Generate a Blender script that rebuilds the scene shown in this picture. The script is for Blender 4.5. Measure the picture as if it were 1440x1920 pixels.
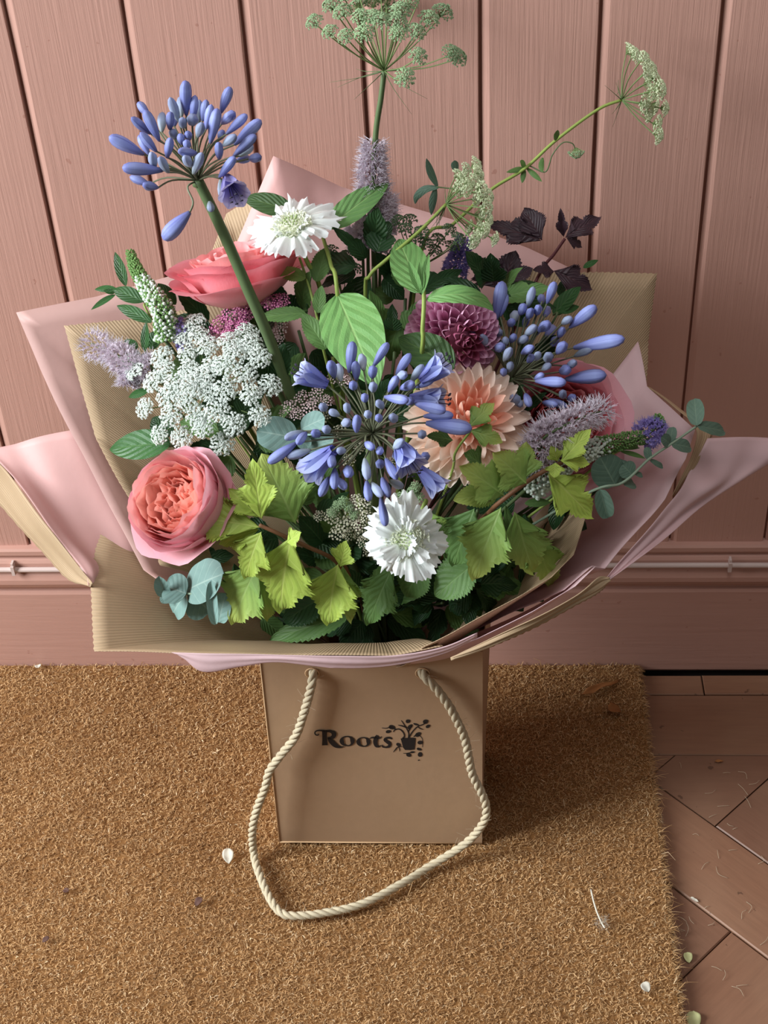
import bpy, math, random
import numpy as np
from mathutils import Vector, Matrix
for _o in list(bpy.data.objects): bpy.data.objects.remove(_o)
SC = bpy.context.scene
COL = SC.collection
random.seed(7)
RN = np.random.RandomState(11)

# ------------------------------------------------------------------ camera
CAM_R = Vector((0.9979241, 0.04438937, -0.04665922)).normalized()
CAM_F = Vector((-0.06397636, 0.76636784, -0.63920838)).normalized()
CAM_U = CAM_R.cross(CAM_F).normalized()
CAM_C = Vector((0.0, -1.2228, 1.25375))
FPX = 2800.0
cd = bpy.data.cameras.new('camera'); cam = bpy.data.objects.new('camera', cd); COL.objects.link(cam)
cd.sensor_fit = 'VERTICAL'; cd.sensor_height = 36.0; cd.sensor_width = 27.0
cd.lens = FPX / 1920.0 * 36.0
cd.clip_start = 0.02
cam.matrix_world = Matrix(((CAM_R.x, CAM_U.x, -CAM_F.x, CAM_C.x), (CAM_R.y, CAM_U.y, -CAM_F.y, CAM_C.y),
                           (CAM_R.z, CAM_U.z, -CAM_F.z, CAM_C.z), (0, 0, 0, 1)))
SC.camera = cam

# ------------------------------------------------------------------ light
SC.view_settings.view_transform = 'Standard'
SC.view_settings.look = 'None'
SC.view_settings.gamma = 1.0
SC.view_settings.use_curve_mapping = False
SC.view_settings.exposure = 0.0
wd = bpy.data.worlds.new('room_light'); SC.world = wd; wd.use_nodes = True
wd.node_tree.nodes['Background'].inputs[0].default_value = (1.0, 0.92, 0.84, 1)
wd.node_tree.nodes['Background'].inputs[1].default_value = 0.16
def area(name, loc, target, sx, sy, power, color):
    l = bpy.data.lights.new(name, 'AREA'); l.shape = 'RECTANGLE'; l.size = sx; l.size_y = sy
    l.energy = power; l.color = color
    o = bpy.data.objects.new(name, l); COL.objects.link(o); o.location = loc
    o.rotation_euler = (Vector(target) - Vector(loc)).to_track_quat('-Z', 'Y').to_euler()
    return o
area('doorway_daylight', (-2.7, -1.05, 1.75), (-0.1, -0.15, 0.35), 1.1, 1.7, 184, (0.92, 0.97, 1.0))
area('overhead_fill', (0.05, -0.75, 2.5), (-0.05, -0.25, 0.3), 0.9, 0.9, 14, (0.97, 0.98, 1.0))  # added overhead fill to brighten the upward-facing paper, not a real window

# ------------------------------------------------------------------ helpers
def ray(px, py):
    return CAM_R * ((px - 720) / FPX) + CAM_U * (-(py - 960) / FPX) + CAM_F
def P(px, py, Y):                       # the point of a sight line that lies at depth Y
    d = ray(px, py); return CAM_C + d * ((Y - CAM_C.y) / d.y)
def PZ(px, py, z):                      # ... at height z
    d = ray(px, py); return CAM_C + d * ((z - CAM_C.z) / d.z)
def msize(p):                           # metres per photo pixel at a point
    return (Vector(p) - CAM_C).dot(CAM_F) / FPX
def dome(px, py):                       # depth of the bouquet's outer surface
    Y = float(np.interp(py, [0, 150, 300, 450, 600, 800, 1000, 1200], [-.09, -.09, -.10, -.145, -.205, -.28, -.305, -.30]))
    k = (px - 700) / 450.0
    return Y + .055 * k * k
C1 = (160, 120, 3.6); C2 = (440, 240, 2.88); C3 = (760, 280, 2.88); C4 = (140, 540, 2.88)
C5 = (460, 600, 2.88); C6 = (800, 640, 2.4); C7 = (240, 880, 2.4); C8 = (540, 0, 1.895); C0 = (0, 0, 1.0)
def K(c, x, y): return (c[0] + x / c[2], c[1] + y / c[2])
def KD(c, x, y, dy=0.0):                # point on the bouquet's surface, dy further from the camera
    px, py = K(c, x, y); return P(px, py, dome(px, py) + dy)

WM = {}
def link(o, parent=None, M=None):
    COL.objects.link(o)
    M = M or Matrix()
    WM[o.name] = M
    if parent is not None:
        o.parent = parent
        o.matrix_basis = WM[parent.name].inverted() @ M
    else:
        o.matrix_basis = M
    return o
def tag(o, label=None, cat=None, group=None, kind=None):
    if label: o['label'] = label
    if cat: o['category'] = cat
    if group: o['group'] = group
    if kind: o['kind'] = kind
    return o
def thing(name, label, cat, loc, group=None):
    o = bpy.data.objects.new(name, None); o.empty_display_size = .02
    link(o, None, Matrix.Translation(Vector(loc)))
    return tag(o, label, cat, group)
def make_mesh(name, V, F, mat, uv=None, smooth=True):
    me = bpy.data.meshes.new(name)
    V = np.asarray(V, dtype=np.float64).reshape(-1, 3)
    me.from_pydata([tuple(v) for v in V], [], [tuple(f) for f in F])
    if uv is not None:
        l = me.uv_layers.new(name='UVMap')
        idx = np.empty(len(me.loops), dtype=np.int32); me.loops.foreach_get('vertex_index', idx)
        l.data.foreach_set('uv', np.asarray(uv, dtype=np.float32)[idx].ravel())
    me.materials.append(mat)
    if smooth: me.polygons.foreach_set('use_smooth', [True] * len(me.polygons))
    me.update()
    return me
def obj(name, me, parent=None, M=None): return link(bpy.data.objects.new(name, me), parent, M)
def wobj(name, V, F, mat, parent=None, uv=None, smooth=True):     # verts given in world space
    V = np.asarray([tuple(v) for v in V], dtype=float).reshape(-1, 3)
    if parent is None:
        c = V.mean(0)
        return obj(name, make_mesh(name, V - c, F, mat, uv, smooth), None, Matrix.Translation(Vector(c)))
    pl = WM[parent.name].translation
    M = Matrix.Translation(pl)
    return obj(name, make_mesh(name, V - np.array(pl), F, mat, uv, smooth), parent, M)
def basis(o, y, z):                     # matrix with local Y along y and local Z near z
    y = Vector(y).normalized(); z = Vector(z)
    x = y.cross(z)
    if x.length < 1e-5: x = y.cross(Vector((.3, .5, .8)))
    x.normalize(); z = x.cross(y)
    return Matrix(((x.x, y.x, z.x, o[0]), (x.y, y.y, z.y, o[1]), (x.z, y.z, z.z, o[2]), (0, 0, 0, 1)))
def zbasis(o, z, spin=0.0):             # matrix with local Z along z
    z = Vector(z).normalized(); r = Vector((0, 0, 1)) if abs(z.z) < .9 else Vector((0, 1, 0))
    x = r.cross(z).normalized(); y = z.cross(x)
    M = Matrix(((x.x, y.x, z.x, o[0]), (x.y, y.y, z.y, o[1]), (x.z, y.z, z.z, o[2]), (0, 0, 0, 1)))
    return M @ Matrix.Rotation(spin, 4, 'Z')
def grid_faces(nu, nv, closed=False, off=0):
    F = []
    for j in range(nv - 1):
        for i in range(nu if closed else nu - 1):
            a = off + j * nu + i; b = off + j * nu + (i + 1) % nu
            F.append((a, b, b + nu, a + nu))
    return F
def crom(pts, n):                       # Catmull-Rom through points
    Q = [Vector(p) for p in pts]
    if len(Q) == 2: return [Q[0].lerp(Q[1], t / (n)) for t in range(n + 1)]
    E = [Q[0] * 2 - Q[1]] + Q + [Q[-1] * 2 - Q[-2]]
    out = []
    for i in range(1, len(E) - 2):
        a, b, c, d = E[i - 1:i + 3]
        for k in range(n):
            t = k / n
            out.append(.5 * ((2 * b) + (c - a) * t + (2 * a - 5 * b + 4 * c - d) * t * t + (3 * b - a - 3 * c + d) * t ** 3))
    out.append(Q[-1]); return out
def tube(path, rad, n=6, cap=True):
    V = []; m = len(path)
    T0 = (path[1] - path[0]).normalized()
    nrm = T0.orthogonal().normalized()
    for i, p in enumerate(path):
        t = (path[min(i + 1, m - 1)] - path[max(i - 1, 0)]).normalized()
        nrm = (nrm - t * nrm.dot(t)).normalized(); b = t.cross(nrm)
        r = rad(i / (m - 1)) if callable(rad) else rad
        for k in range(n):
            a = 2 * math.pi * k / n
            V.append(p + (nrm * math.cos(a) + b * math.sin(a)) * r)
    F = grid_faces(n, m, True)
    if cap:
        F.append(tuple(range(n - 1, -1, -1))); F.append(tuple(range((m - 1) * n, m * n)))
    return V, F
class MB:
    def __init__(s): s.V = []; s.F = []
    def add(s, V, F):
        o = len(s.V); s.V += [tuple(v) for v in V]; s.F += [tuple(i + o for i in f) for f in F]
    def box(s, a, b):
        x0, y0, z0 = a; x1, y1, z1 = b
        s.add([(x0, y0, z0), (x1, y0, z0), (x1, y1, z0), (x0, y1, z0), (x0, y0, z1), (x1, y0, z1), (x1, y1, z1), (x0, y1, z1)],
              [(0, 3, 2, 1), (4, 5, 6, 7), (0, 1, 5, 4), (1, 2, 6, 5), (2, 3, 7, 6), (3, 0, 4, 7)])

# ------------------------------------------------------------------ materials
def srgb(r, g, b):
    f = lambda c: (c / 255 / 12.92) if c / 255 <= .04045 else ((c / 255 + .055) / 1.055) ** 2.4
    return (f(r), f(g), f(b), 1)
class NT:
    def __init__(s, name):
        s.m = bpy.data.materials.new(name); s.m.use_nodes = True; s.t = s.m.node_tree
        s.t.nodes.clear(); s.out = s.n('ShaderNodeOutputMaterial')
    def n(s, kind, **kw):
        x = s.t.nodes.new(kind)
        for k, v in kw.items(): setattr(x, k, v)
        return x
    def set(s, sock, v):
        if hasattr(v, 'is_output') or isinstance(v, bpy.types.NodeSocket): s.t.links.new(v, sock)
        else: sock.default_value = v
    def math(s, op, a, b=None, c=None, clamp=False):
        x = s.n('ShaderNodeMath', operation=op); x.use_clamp = clamp
        s.set(x.inputs[0], a)
        if b is not None: s.set(x.inputs[1], b)
        if c is not None: s.set(x.inputs[2], c)
        return x.outputs[0]
    def mix(s, f, a, b, mode='MIX'):
        x = s.n('ShaderNodeMix', data_type='RGBA', blend_type=mode)
        s.set(x.inputs[0], f); s.set(x.inputs[6], a); s.set(x.inputs[7], b); return x.outputs[2]
    def noise(s, scale, vec=None, detail=3, rough=.55):
        x = s.n('ShaderNodeTexNoise'); x.inputs['Scale'].default_value = scale
        x.inputs['Detail'].default_value = detail; x.inputs['Roughness'].default_value = rough
        if vec is not None: s.t.links.new(vec, x.inputs['Vector'])
        return x.outputs['Fac']
    def ramp(s, f, stops):
        x = s.n('ShaderNodeValToRGB'); e = x.color_ramp.elements
        while len(e) < len(stops): e.new(.5)
        for k, (p, c) in enumerate(stops): e[k].position = p; e[k].color = c
        s.t.links.new(f, x.inputs[0]); return x.outputs[0]
    def coord(s, which='Object'): return s.n('ShaderNodeTexCoord').outputs[which]
    def scaled(s, v, sc):
        x = s.n('ShaderNodeMapping'); x.inputs['Scale'].default_value = sc; s.t.links.new(v, x.inputs[0]); return x.outputs[0]
    def xyz(s, v):
        x = s.n('ShaderNodeSeparateXYZ'); s.t.links.new(v, x.inputs[0]); return x.outputs
    def bump(s, h, strength=.3, dist=.002):
        x = s.n('ShaderNodeBump'); x.inputs['Strength'].default_value = strength; x.inputs['Distance'].default_value = dist
        s.t.links.new(h, x.inputs['Height']); return x.outputs[0]
    def rand(s): return s.n('ShaderNodeObjectInfo').outputs['Random']
    def finish(s, col, rough=.6, normal=None, trans=0.0, spec=.3, tcol=None, sheen=0):
        b = s.n('ShaderNodeBsdfPrincipled'); s.set(b.inputs['Base Color'], col); s.set(b.inputs['Roughness'], rough)
        b.inputs['Specular IOR Level'].default_value = spec
        if sheen: b.inputs['Sheen Weight'].default_value = sheen
        if normal is not None: s.t.links.new(normal, b.inputs['Normal'])
        o = b.outputs[0]
        if trans:
            t = s.n('ShaderNodeBsdfTranslucent'); s.set(t.inputs[0], tcol if tcol is not None else col)
            if normal is not None: s.t.links.new(normal, t.inputs['Normal'])
            x = s.n('ShaderNodeMixShader'); x.inputs[0].default_value = trans
            s.t.links.new(o, x.inputs[1]); s.t.links.new(t.outputs[0], x.inputs[2]); o = x.outputs[0]
        s.t.links.new(o, s.out.inputs[0]); return s.m
def vary(n, col, amt=.25):              # every piece a little lighter or darker
    h = n.n('ShaderNodeHueSaturation'); n.set(h.inputs['Color'], col)
    n.set(h.inputs['Value'], n.math('ADD', n.math('MULTIPLY', n.rand(), amt), 1 - amt / 2))
    return h.outputs[0]
def plain(name, c, rough=.6, trans=0, amt=.15, spec=.3, noise=0, scale=60):
    n = NT(name); col = vary(n, c, amt)
    if noise:
        f = n.noise(scale, n.coord()); col = n.mix(n.math('MULTIPLY', f, noise), col, tuple(x * .45 for x in c[:3]) + (1,))
    return n.finish(col, rough, None, trans, spec)
def grad(name, stops, rough=.6, trans=.2, amt=.15, stripe=None, spec=.25):   # colour along the piece, from base to tip
    n = NT(name); uv = n.xyz(n.coord('UV')); col = n.ramp(uv[1], stops)
    if stripe:
        d = n.math('ABSOLUTE', n.math('SUBTRACT', uv[0], .5))
        col = n.mix(n.math('MULTIPLY', n.math('LESS_THAN', d, .07), .55), col, stripe)
    nz = n.noise(9, n.scaled(n.coord('UV'), (6, 1, 1)))
    return n.finish(vary(n, col, amt), rough, n.bump(nz, .15, .001), trans, spec)
def leafmat(name, base, vein, N=7, k=.9, dark=None, rough=.5, trans=.22, bs=.5, amt=.3, spec=.35, tip=None):
    n = NT(name); uv = n.xyz(n.coord('UV'))
    au = n.math('MULTIPLY', n.math('ABSOLUTE', n.math('SUBTRACT', uv[0], .5)), 2)
    t = n.math('FRACT', n.math('SUBTRACT', n.math('MULTIPLY', uv[1], N), n.math('MULTIPLY', au, k * N * .28)))
    d = n.math('MULTIPLY', n.math('ABSOLUTE', n.math('SUBTRACT', t, .5)), 2)     # 0 on a side vein
    v1 = n.math('SUBTRACT', 1, n.math('MULTIPLY', d, 7), clamp=True)
    v2 = n.math('SUBTRACT', 1, n.math('MULTIPLY', au, 16), clamp=True)
    v = n.math('MAXIMUM', n.math('MULTIPLY', v1, .55), v2)
    nz = n.noise(5, n.coord('UV'), 4)
    col = n.mix(nz, base, dark or tuple(c * .6 for c in base[:3]) + (1,))
    if tip: col = n.mix(n.math('MULTIPLY', n.math('POWER', uv[1], 2), .7), col, tip)
    col = n.mix(n.math('MULTIPLY', v, .6), vary(n, col, amt), vein)
    h = n.math('ADD', n.math('MULTIPLY', d, 1), n.math('MULTIPLY', v2, -.8))
    h = n.math('ADD', h, n.math('MULTIPLY', n.noise(40, n.coord('UV'), 3), .5))
    return n.finish(col, rough, n.bump(h, bs, .0018), trans, spec)

M = {}
def wall_paint(name, grain):
    n = NT(name); c = n.coord()
    g = n.noise(1, n.scaled(c, grain), 4, .6)
    big = n.noise(5, c, 3)
    col = n.mix(n.math('MULTIPLY', big, .35), srgb(192, 149, 135), srgb(184, 139, 123))
    col = n.mix(n.math('MULTIPLY', g, .12), col, srgb(158, 112, 98))
    spk = n.math('GREATER_THAN', n.noise(90, c, 2), .745)
    col = n.mix(n.math('MULTIPLY', spk, .4), col, srgb(150, 95, 80))
    h = n.math('ADD', g, n.math('MULTIPLY', n.noise(28, c, 2), .35))
    h = n.math('ADD', h, n.math('MULTIPLY', spk, .4))
    return n.finish(col, .5, n.bump(h, .26, .0020), 0, .35)
M['paint'] = wall_paint('salmon_paint', (480, 480, 11))
M['paint_h'] = wall_paint('salmon_paint_horizontal', (7, 120, 120))
M['groove'] = plain('groove_dark', srgb(130, 82, 66), .8, amt=0)
M['cable'] = plain('cable_white', srgb(205, 185, 178), .4, amt=0)
def woodm():
    n = NT('parquet_wood'); c = n.coord()
    g = n.noise(1, n.scaled(c, (14, 160, 60)), 5, .65); b = n.noise(7, c, 3); r = n.rand()
    col = n.mix(r, srgb(152, 108, 82), srgb(124, 86, 68))
    col = n.mix(n.math('MULTIPLY', g, .7), col, srgb(92, 58, 44))
    col = n.mix(n.math('MULTIPLY', n.math('POWER', b, 2), .7), col, srgb(172, 138, 110))
    dirt = n.math('GREATER_THAN', n.noise(60, c, 4), .69)
    col = n.mix(n.math('MULTIPLY', dirt, .5), col, srgb(40, 24, 18))
    return n.finish(col, n.math('ADD', .34, n.math('MULTIPLY', b, .25)), n.bump(g, .25, .001), 0, .4)
M['wood'] = woodm()
M['dark_gap'] = plain('dark_gap', srgb(22, 14, 11), .9, amt=0)
def coir():
    n = NT('coir_fibre'); g = n.n('ShaderNodeNewGeometry'); c = g.outputs['Position']
    f = n.n('ShaderNodeAttribute'); f.attribute_name = 'tone'
    col = n.ramp(f.outputs['Fac'], [(0, srgb(142, 102, 62)), (.35, srgb(184, 142, 96)), (.7, srgb(210, 172, 124)), (1, srgb(240, 216, 178))])
    b = n.noise(9, c, 4, .6)
    col = n.mix(n.math('MULTIPLY', n.math('SUBTRACT', b, .42, clamp=True), 1.7), col, srgb(160, 118, 78))
    return n.finish(col, .75, None, .1, .15)
M['coir'] = coir()
M['coir_base'] = plain('coir_base', srgb(160, 114, 66), .95, amt=0, noise=.8, scale=180)
def kraft(name, a, b, ribs=True):
    n = NT(name); uv = n.coord('UV'); x = n.xyz(uv)
    rib = n.math('SINE', n.math('MULTIPLY', x[0], 2 * math.pi / .0030))
    nz = n.noise(14, n.coord(), 4); fib = n.noise(1, n.scaled(n.coord(), (90, 400, 90)), 3)
    col = n.mix(nz, a, b); col = n.mix(n.math('MULTIPLY', fib, .25), col, tuple(c * .6 for c in a[:3]) + (1,))
    h = n.math('MULTIPLY', fib, .3)
    if ribs:
        r01 = n.math('ADD', n.math('MULTIPLY', rib, .5), .5)
        col = n.mix(n.math('MULTIPLY', r01, .22), col, tuple(c * .55 for c in a[:3]) + (1,))
        h = n.math('ADD', h, n.math('MULTIPLY', rib, .35))
    return n.finish(col, .62, n.bump(h, .35, .0012), .10 if ribs else 0, .25)
M['kraft'] = kraft('kraft_ribbed', srgb(196, 170, 138), srgb(182, 154, 120))
M['bagpaper'] = kraft('bag_kraft', srgb(186, 154, 124), srgb(176, 144, 112), False)
M['bagedge'] = plain('bag_cut_edge', srgb(205, 170, 130), .7, amt=0)
def tissue(name, a, b):
    n = NT(name); nz = n.noise(9, n.coord(), 4); f = n.noise(160, n.coord(), 3)
    col = n.mix(nz, a, b)
    return n.finish(col, .5, n.bump(n.math('ADD', nz, n.math('MULTIPLY', f, .1)), .25, .004), .22, .3)
M['tissue'] = tissue('pink_tissue', srgb(232, 190, 186), srgb(222, 176, 170))
M['tissue_dull'] = tissue('dull_tissue', srgb(212, 174, 166), srgb(200, 160, 152))
M['tissue_pale'] = tissue('pale_tissue', srgb(232, 205, 208), srgb(222, 186, 188))  # front rim's own pale pink; on the right sheets light put into the colour
M['ink'] = plain('black_ink', srgb(38, 33, 32), .7, amt=0)
M['rope'] = plain('jute', srgb(212, 198, 168), .85, amt=.1, noise=.6, scale=500)
M['fuzz'] = plain('jute_fuzz', srgb(214, 200, 172), .85, .2, amt=.1)
# stems and leaves
M['stem'] = plain('stem_green', srgb(96, 116, 76), .5, amt=.2, noise=.5, scale=90)
M['stem_lime'] = plain('stem_lime', srgb(140, 160, 80), .5, amt=.15)
M['stem_red'] = plain('stem_red', srgb(122, 84, 58), .55, amt=.2)
M['stem_dark'] = plain('stem_dark_red', srgb(84, 38, 42), .5, amt=.1)
M['stem_grey'] = plain('stem_grey', srgb(140, 160, 138), .55, amt=.1)
M['pedicel'] = plain('pedicel', srgb(104, 108, 84), .55, amt=.35)
M['cornus'] = leafmat('leaf_mid_green', srgb(122, 168, 98), srgb(160, 194, 124), N=6, k=1.6, dark=srgb(98, 148, 82), bs=.4)
M['cornus_dark'] = leafmat('leaf_deep_green', srgb(74, 108, 60), srgb(112, 142, 86), N=7, k=1.6)
M['lime'] = leafmat('leaf_lime', srgb(190, 208, 96), srgb(208, 220, 128), N=7, k=1.5, dark=srgb(156, 188, 80), trans=.3, bs=.24)
M['lime_mid'] = leafmat('leaf_lime_green', srgb(150, 182, 96), srgb(174, 200, 122), N=7, k=1.5, dark=srgb(122, 162, 82), trans=.3, bs=.24, tip=srgb(190, 196, 100))
M['green'] = leafmat('leaf_green', srgb(104, 144, 78), srgb(130, 164, 100), N=7, k=1.5, bs=.26)
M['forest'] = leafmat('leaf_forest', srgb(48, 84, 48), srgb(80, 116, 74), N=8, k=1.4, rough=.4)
M['gloss'] = leafmat('leaf_glossy', srgb(62, 112, 58), srgb(110, 150, 90), N=6, k=1.4, rough=.35, spec=.5)
M['purple_leaf'] = leafmat('leaf_dark_purple', srgb(66, 44, 52), srgb(86, 56, 60), N=8, k=1.7, dark=srgb(52, 40, 50), rough=.4, trans=.08, bs=.35)
M['euc'] = leafmat('leaf_eucalyptus', srgb(132, 162, 156), srgb(168, 190, 178), N=5, k=1.2, dark=srgb(108, 142, 134), rough=.65, trans=.1, bs=.15, amt=.2)
M['euc_dark'] = leafmat('leaf_eucalyptus_dark', srgb(96, 122, 104), srgb(130, 152, 130), N=5, k=1.2, dark=srgb(78, 104, 90), rough=.6, trans=.1, bs=.15, amt=.2)
# flowers
M['bud'] = grad('agapanthus_bud', [(0, srgb(100, 104, 146)), (.3, srgb(122, 130, 190)), (.75, srgb(150, 162, 216)), (1, srgb(124, 132, 194))], .45, .12, .35, stripe=srgb(98, 104, 170))
M['bud_pale'] = grad('agapanthus_young_bud', [(0, srgb(136, 146, 146)), (.5, srgb(164, 178, 204)), (1, srgb(142, 152, 188))], .5, .12, .35)
M['tepal'] = grad('agapanthus_tepal', [(0, srgb(110, 112, 186)), (.5, srgb(154, 166, 226)), (1, srgb(206, 214, 246))], .5, .3, .15, stripe=srgb(98, 104, 196))
M['tepal_lilac'] = grad('agapanthus_tepal_lilac', [(0, srgb(140, 134, 196)), (.5, srgb(178, 172, 222)), (1, srgb(200, 194, 232))], .5, .3, .15, stripe=srgb(146, 140, 204))
M['anther'] = plain('anther_dark', srgb(52, 48, 66), .6)
M['white_petal'] = grad('white_petal', [(0, srgb(226, 234, 214)), (.3, srgb(240, 246, 240)), (1, srgb(246, 250, 250))], .55, .25, .06)
M['cream_floret'] = plain('cream_floret', srgb(238, 242, 222), .6, .2, .1)
M['green_floret'] = plain('green_floret', srgb(186, 204, 148), .6, .2, .2)
M['ammi_white'] = plain('ammi_white', srgb(236, 244, 238), .65, .2, .1)
M['ammi_cream'] = plain('ammi_cream', srgb(222, 232, 196), .65, .2, .12)
M['ammi_green'] = plain('ammi_green', srgb(160, 186, 144), .65, .15, .2)
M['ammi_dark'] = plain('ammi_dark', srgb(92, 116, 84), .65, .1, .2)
M['ray_green'] = plain('ray_green', srgb(122, 146, 92), .6, .1, .2)
M['rose_out'] = grad('rose_outer', [(0, srgb(246, 214, 196)), (.4, srgb(250, 196, 200)), (1, srgb(248, 190, 202))], .5, .28, .08)
M['rose_mid'] = grad('rose_middle', [(0, srgb(248, 190, 164)), (.5, srgb(250, 180, 174)), (1, srgb(252, 196, 194))], .5, .28, .08)
M['rose_in'] = grad('rose_heart', [(0, srgb(246, 146, 128)), (.6, srgb(251, 168, 152)), (1, srgb(253, 196, 182))], .5, .28, .1)
M['rosep_out'] = grad('rose_pink_outer', [(0, srgb(246, 204, 180)), (.4, srgb(246, 172, 176)), (1, srgb(244, 156, 168))], .5, .28, .08)
M['rosep_in'] = grad('rose_pink_heart', [(0, srgb(244, 146, 144)), (.6, srgb(250, 164, 164)), (1, srgb(252, 178, 178))], .5, .28, .1)
M['dahlia'] = grad('dahlia_mauve', [(0, srgb(186, 108, 146)), (.45, srgb(216, 150, 186)), (1, srgb(238, 194, 218))], .55, .2, .12)
M['dahlia_in'] = grad('dahlia_heart', [(0, srgb(140, 86, 76)), (.5, srgb(180, 92, 122)), (1, srgb(206, 124, 156))], .55, .15, .15)
M['peach'] = grad('peach_petal', [(0, srgb(246, 196, 168)), (.4, srgb(250, 222, 204)), (1, srgb(252, 238, 226))], .55, .25, .1)
M['coral'] = grad('coral_petal', [(0, srgb(240, 160, 132)), (.5, srgb(246, 184, 160)), (1, srgb(250, 208, 188))], .55, .25, .12)
M['magenta'] = plain('yarrow_magenta', srgb(214, 112, 176), .6, .2, .3)
M['yarrow_eye'] = plain('yarrow_eye', srgb(240, 214, 190), .6)
M['blush'] = plain('blush_floret', srgb(232, 208, 214), .6, .2, .12)
M['ivory'] = plain('ivory_floret', srgb(230, 224, 206), .6, .2, .12)
M['mint'] = plain('mint_lilac', srgb(216, 204, 214), .7, .2, .2)
M['mint_hair'] = plain('mint_hair', srgb(238, 232, 242), .7, .3, .1)
M['ver_green'] = plain('veronica_green', srgb(112, 150, 84), .6, .1, .2)
M['ver_white'] = plain('veronica_white', srgb(220, 232, 220), .6, .15, .1)
M['ver_violet'] = plain('veronica_violet', srgb(166, 154, 218), .6, .2, .2)
M['debris_white'] = plain('dry_petal_white', srgb(232, 226, 210), .7, .2)
M['debris_tan'] = plain('dry_leaf_tan', srgb(166, 112, 66), .8, .1)
M['debris_dark'] = plain('dry_scrap_dark', srgb(88, 62, 54), .8)
M['debris_green'] = plain('dry_petal_green', srgb(206, 206, 150), .7, .2)

# ================================================================== the setting
X0 = -0.39674
# ---- panelled wall: a dark backing and one board after another
bk = MB(); bk.box((X0 - .7, .0055, 0), (X0 + 1.5, .03, 1.45))
wall = wobj('wall_back', bk.V, bk.F, M['groove'], None, None, False)
tag(wall, 'salmon painted tongue and groove panelled wall', None, None, 'structure')
for i in range(-7, 15):
    a = X0 + .1 * i + .0012; b = X0 + .1 * (i + 1) - .0010
    wob = RN.normal(0, .0004, 2)
    prof = [(a, .012), (a + .0002, .0026), (a + .0062, 0 + wob[0]), (b - .0012, 0 + wob[1]), (b - .0002, .0012), (b, .012)]
    V = []; zs = np.linspace(.188, 1.45, 26)
    for z in zs:
        j = RN.normal(0, .00018, 6)
        for (x, y), q in zip(prof, j): V.append((x + q, y, z))
    F = grid_faces(6, len(zs)); F.append((0, 1, 2, 3, 4, 5)[::-1])
    wobj('plank', V, F, M['paint'], wall, None, False)
def extrude_x(prof, xa, xb, n=2):
    V = []
    for x in np.linspace(xa, xb, n):
        for (y, z) in prof: V.append((x, y, z))
    F = [f[::-1] for f in grid_faces(len(prof), n)]
    return V, F
m = [(.012, .1895), (-.006, .1895), (-.008, .187), (-.008, .1815), (-.004, .179), (-.004, .176), (-.0075, .1745), (-.0095, .171), (-.0095, .158),
     (-.0115, .1545), (-.0135, .149), (-.0135, .143), (-.0115, .1375), (-.0085, .134), (-.0045, .1335), (-.0045, .1285)]
V, F = extrude_x(m, X0 - .7, X0 + 1.5)
t = wobj('trim_1', V, F, M['paint_h'], None, None, True)
tag(t, 'salmon painted moulding between panelling and skirting board', None, None, 'structure')
for p in t.data.polygons: p.use_smooth = False
b = [(.012, .1285), (-.004, .1285), (-.0075, .127), (-.009, .1235), (-.009, .003), (-.0075, .0), (.012, .0)]
V, F = extrude_x(b, X0 - .7, X0 + 1.5)
t = wobj('baseboard_back', V, F, M['paint_h'], None, None, False)
tag(t, 'salmon painted skirting board along the wall', None, None, 'structure')
# cable on the moulding
path = [Vector((x, -.0128 + .0006 * math.sin(x * 9), .1655 + .0009 * math.sin(x * 5.3 + 1))) for x in np.linspace(X0 - .7, X0 + 1.5, 60)]
cab = thing('cable', 'thin off-white cable running along the wall moulding', 'cable', (X0 + .3, -.0128, .1655))
wobj('sheath', *tube(path, .0031, 10), M['cable'], cab)
for px in (1370, 20):
    q = P(px, 1047, -.0128)
    mb = MB(); mb.box((q.x - .0018, -.0172, .160), (q.x + .0018, -.0085, .1722)); mb.box((q.x - .0012, -.0155, .1705), (q.x + .0012, -.0085, .1755))
    wobj('clip', mb.V, mb.F, M['cable'], cab, None, False)

# ---- floor: border boards and herringbone blocks over a dark bed
fb = MB(); fb.box((-1.15, -1.3, -.03), (1.15, .012, -.011))
floor = wobj('floor', fb.V, fb.F, M['dark_gap'], None, None, False)
tag(floor, 'worn brown parquet floor in herringbone with border boards', None, None, 'structure')
def block(L, W, T=.012, ch=.0012):
    x, y = L / 2, W / 2
    V = [(-x, -y, -T), (x, -y, -T), (x, y, -T), (-x, y, -T), (-x, -y, -ch), (x, -y, -ch), (x, y, -ch), (-x, y, -ch),
         (-x + ch, -y + ch, 0), (x - ch, -y + ch, 0), (x - ch, y - ch, 0), (-x + ch, y - ch, 0)]
    F = [(0, 1, 5, 4), (1, 2, 6, 5), (2, 3, 7, 6), (3, 0, 4, 7), (4, 5, 9, 8), (5, 6, 10, 9), (6, 7, 11, 10), (7, 4, 8, 11), (8, 9, 10, 11)]
    return make_mesh('plank', V, F, M['wood'], None, False)
for (ya, yb, cuts) in ((-.0455, -.016, (-1.1, -.62, -.12, .252, .74, 1.1)), (-.1345, -.0465, (-1.1, -.4, .75, 1.1))):
    for xa, xb in zip(cuts[:-1], cuts[1:]):
        obj('plank', block(xb - xa - .0012, yb - ya), floor, Matrix.Translation(((xa + xb) / 2, (ya + yb) / 2, RN.normal(0, .0003))))
w = .0895; Lb = 3 * w
me_b = block(Lb - .0012, w - .0012)
R45 = Matrix.Rotation(-math.pi / 4, 4, 'Z')
def uvxy(u, v): return ((u + v) / math.sqrt(2), (v - u) / math.sqrt(2))
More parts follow.
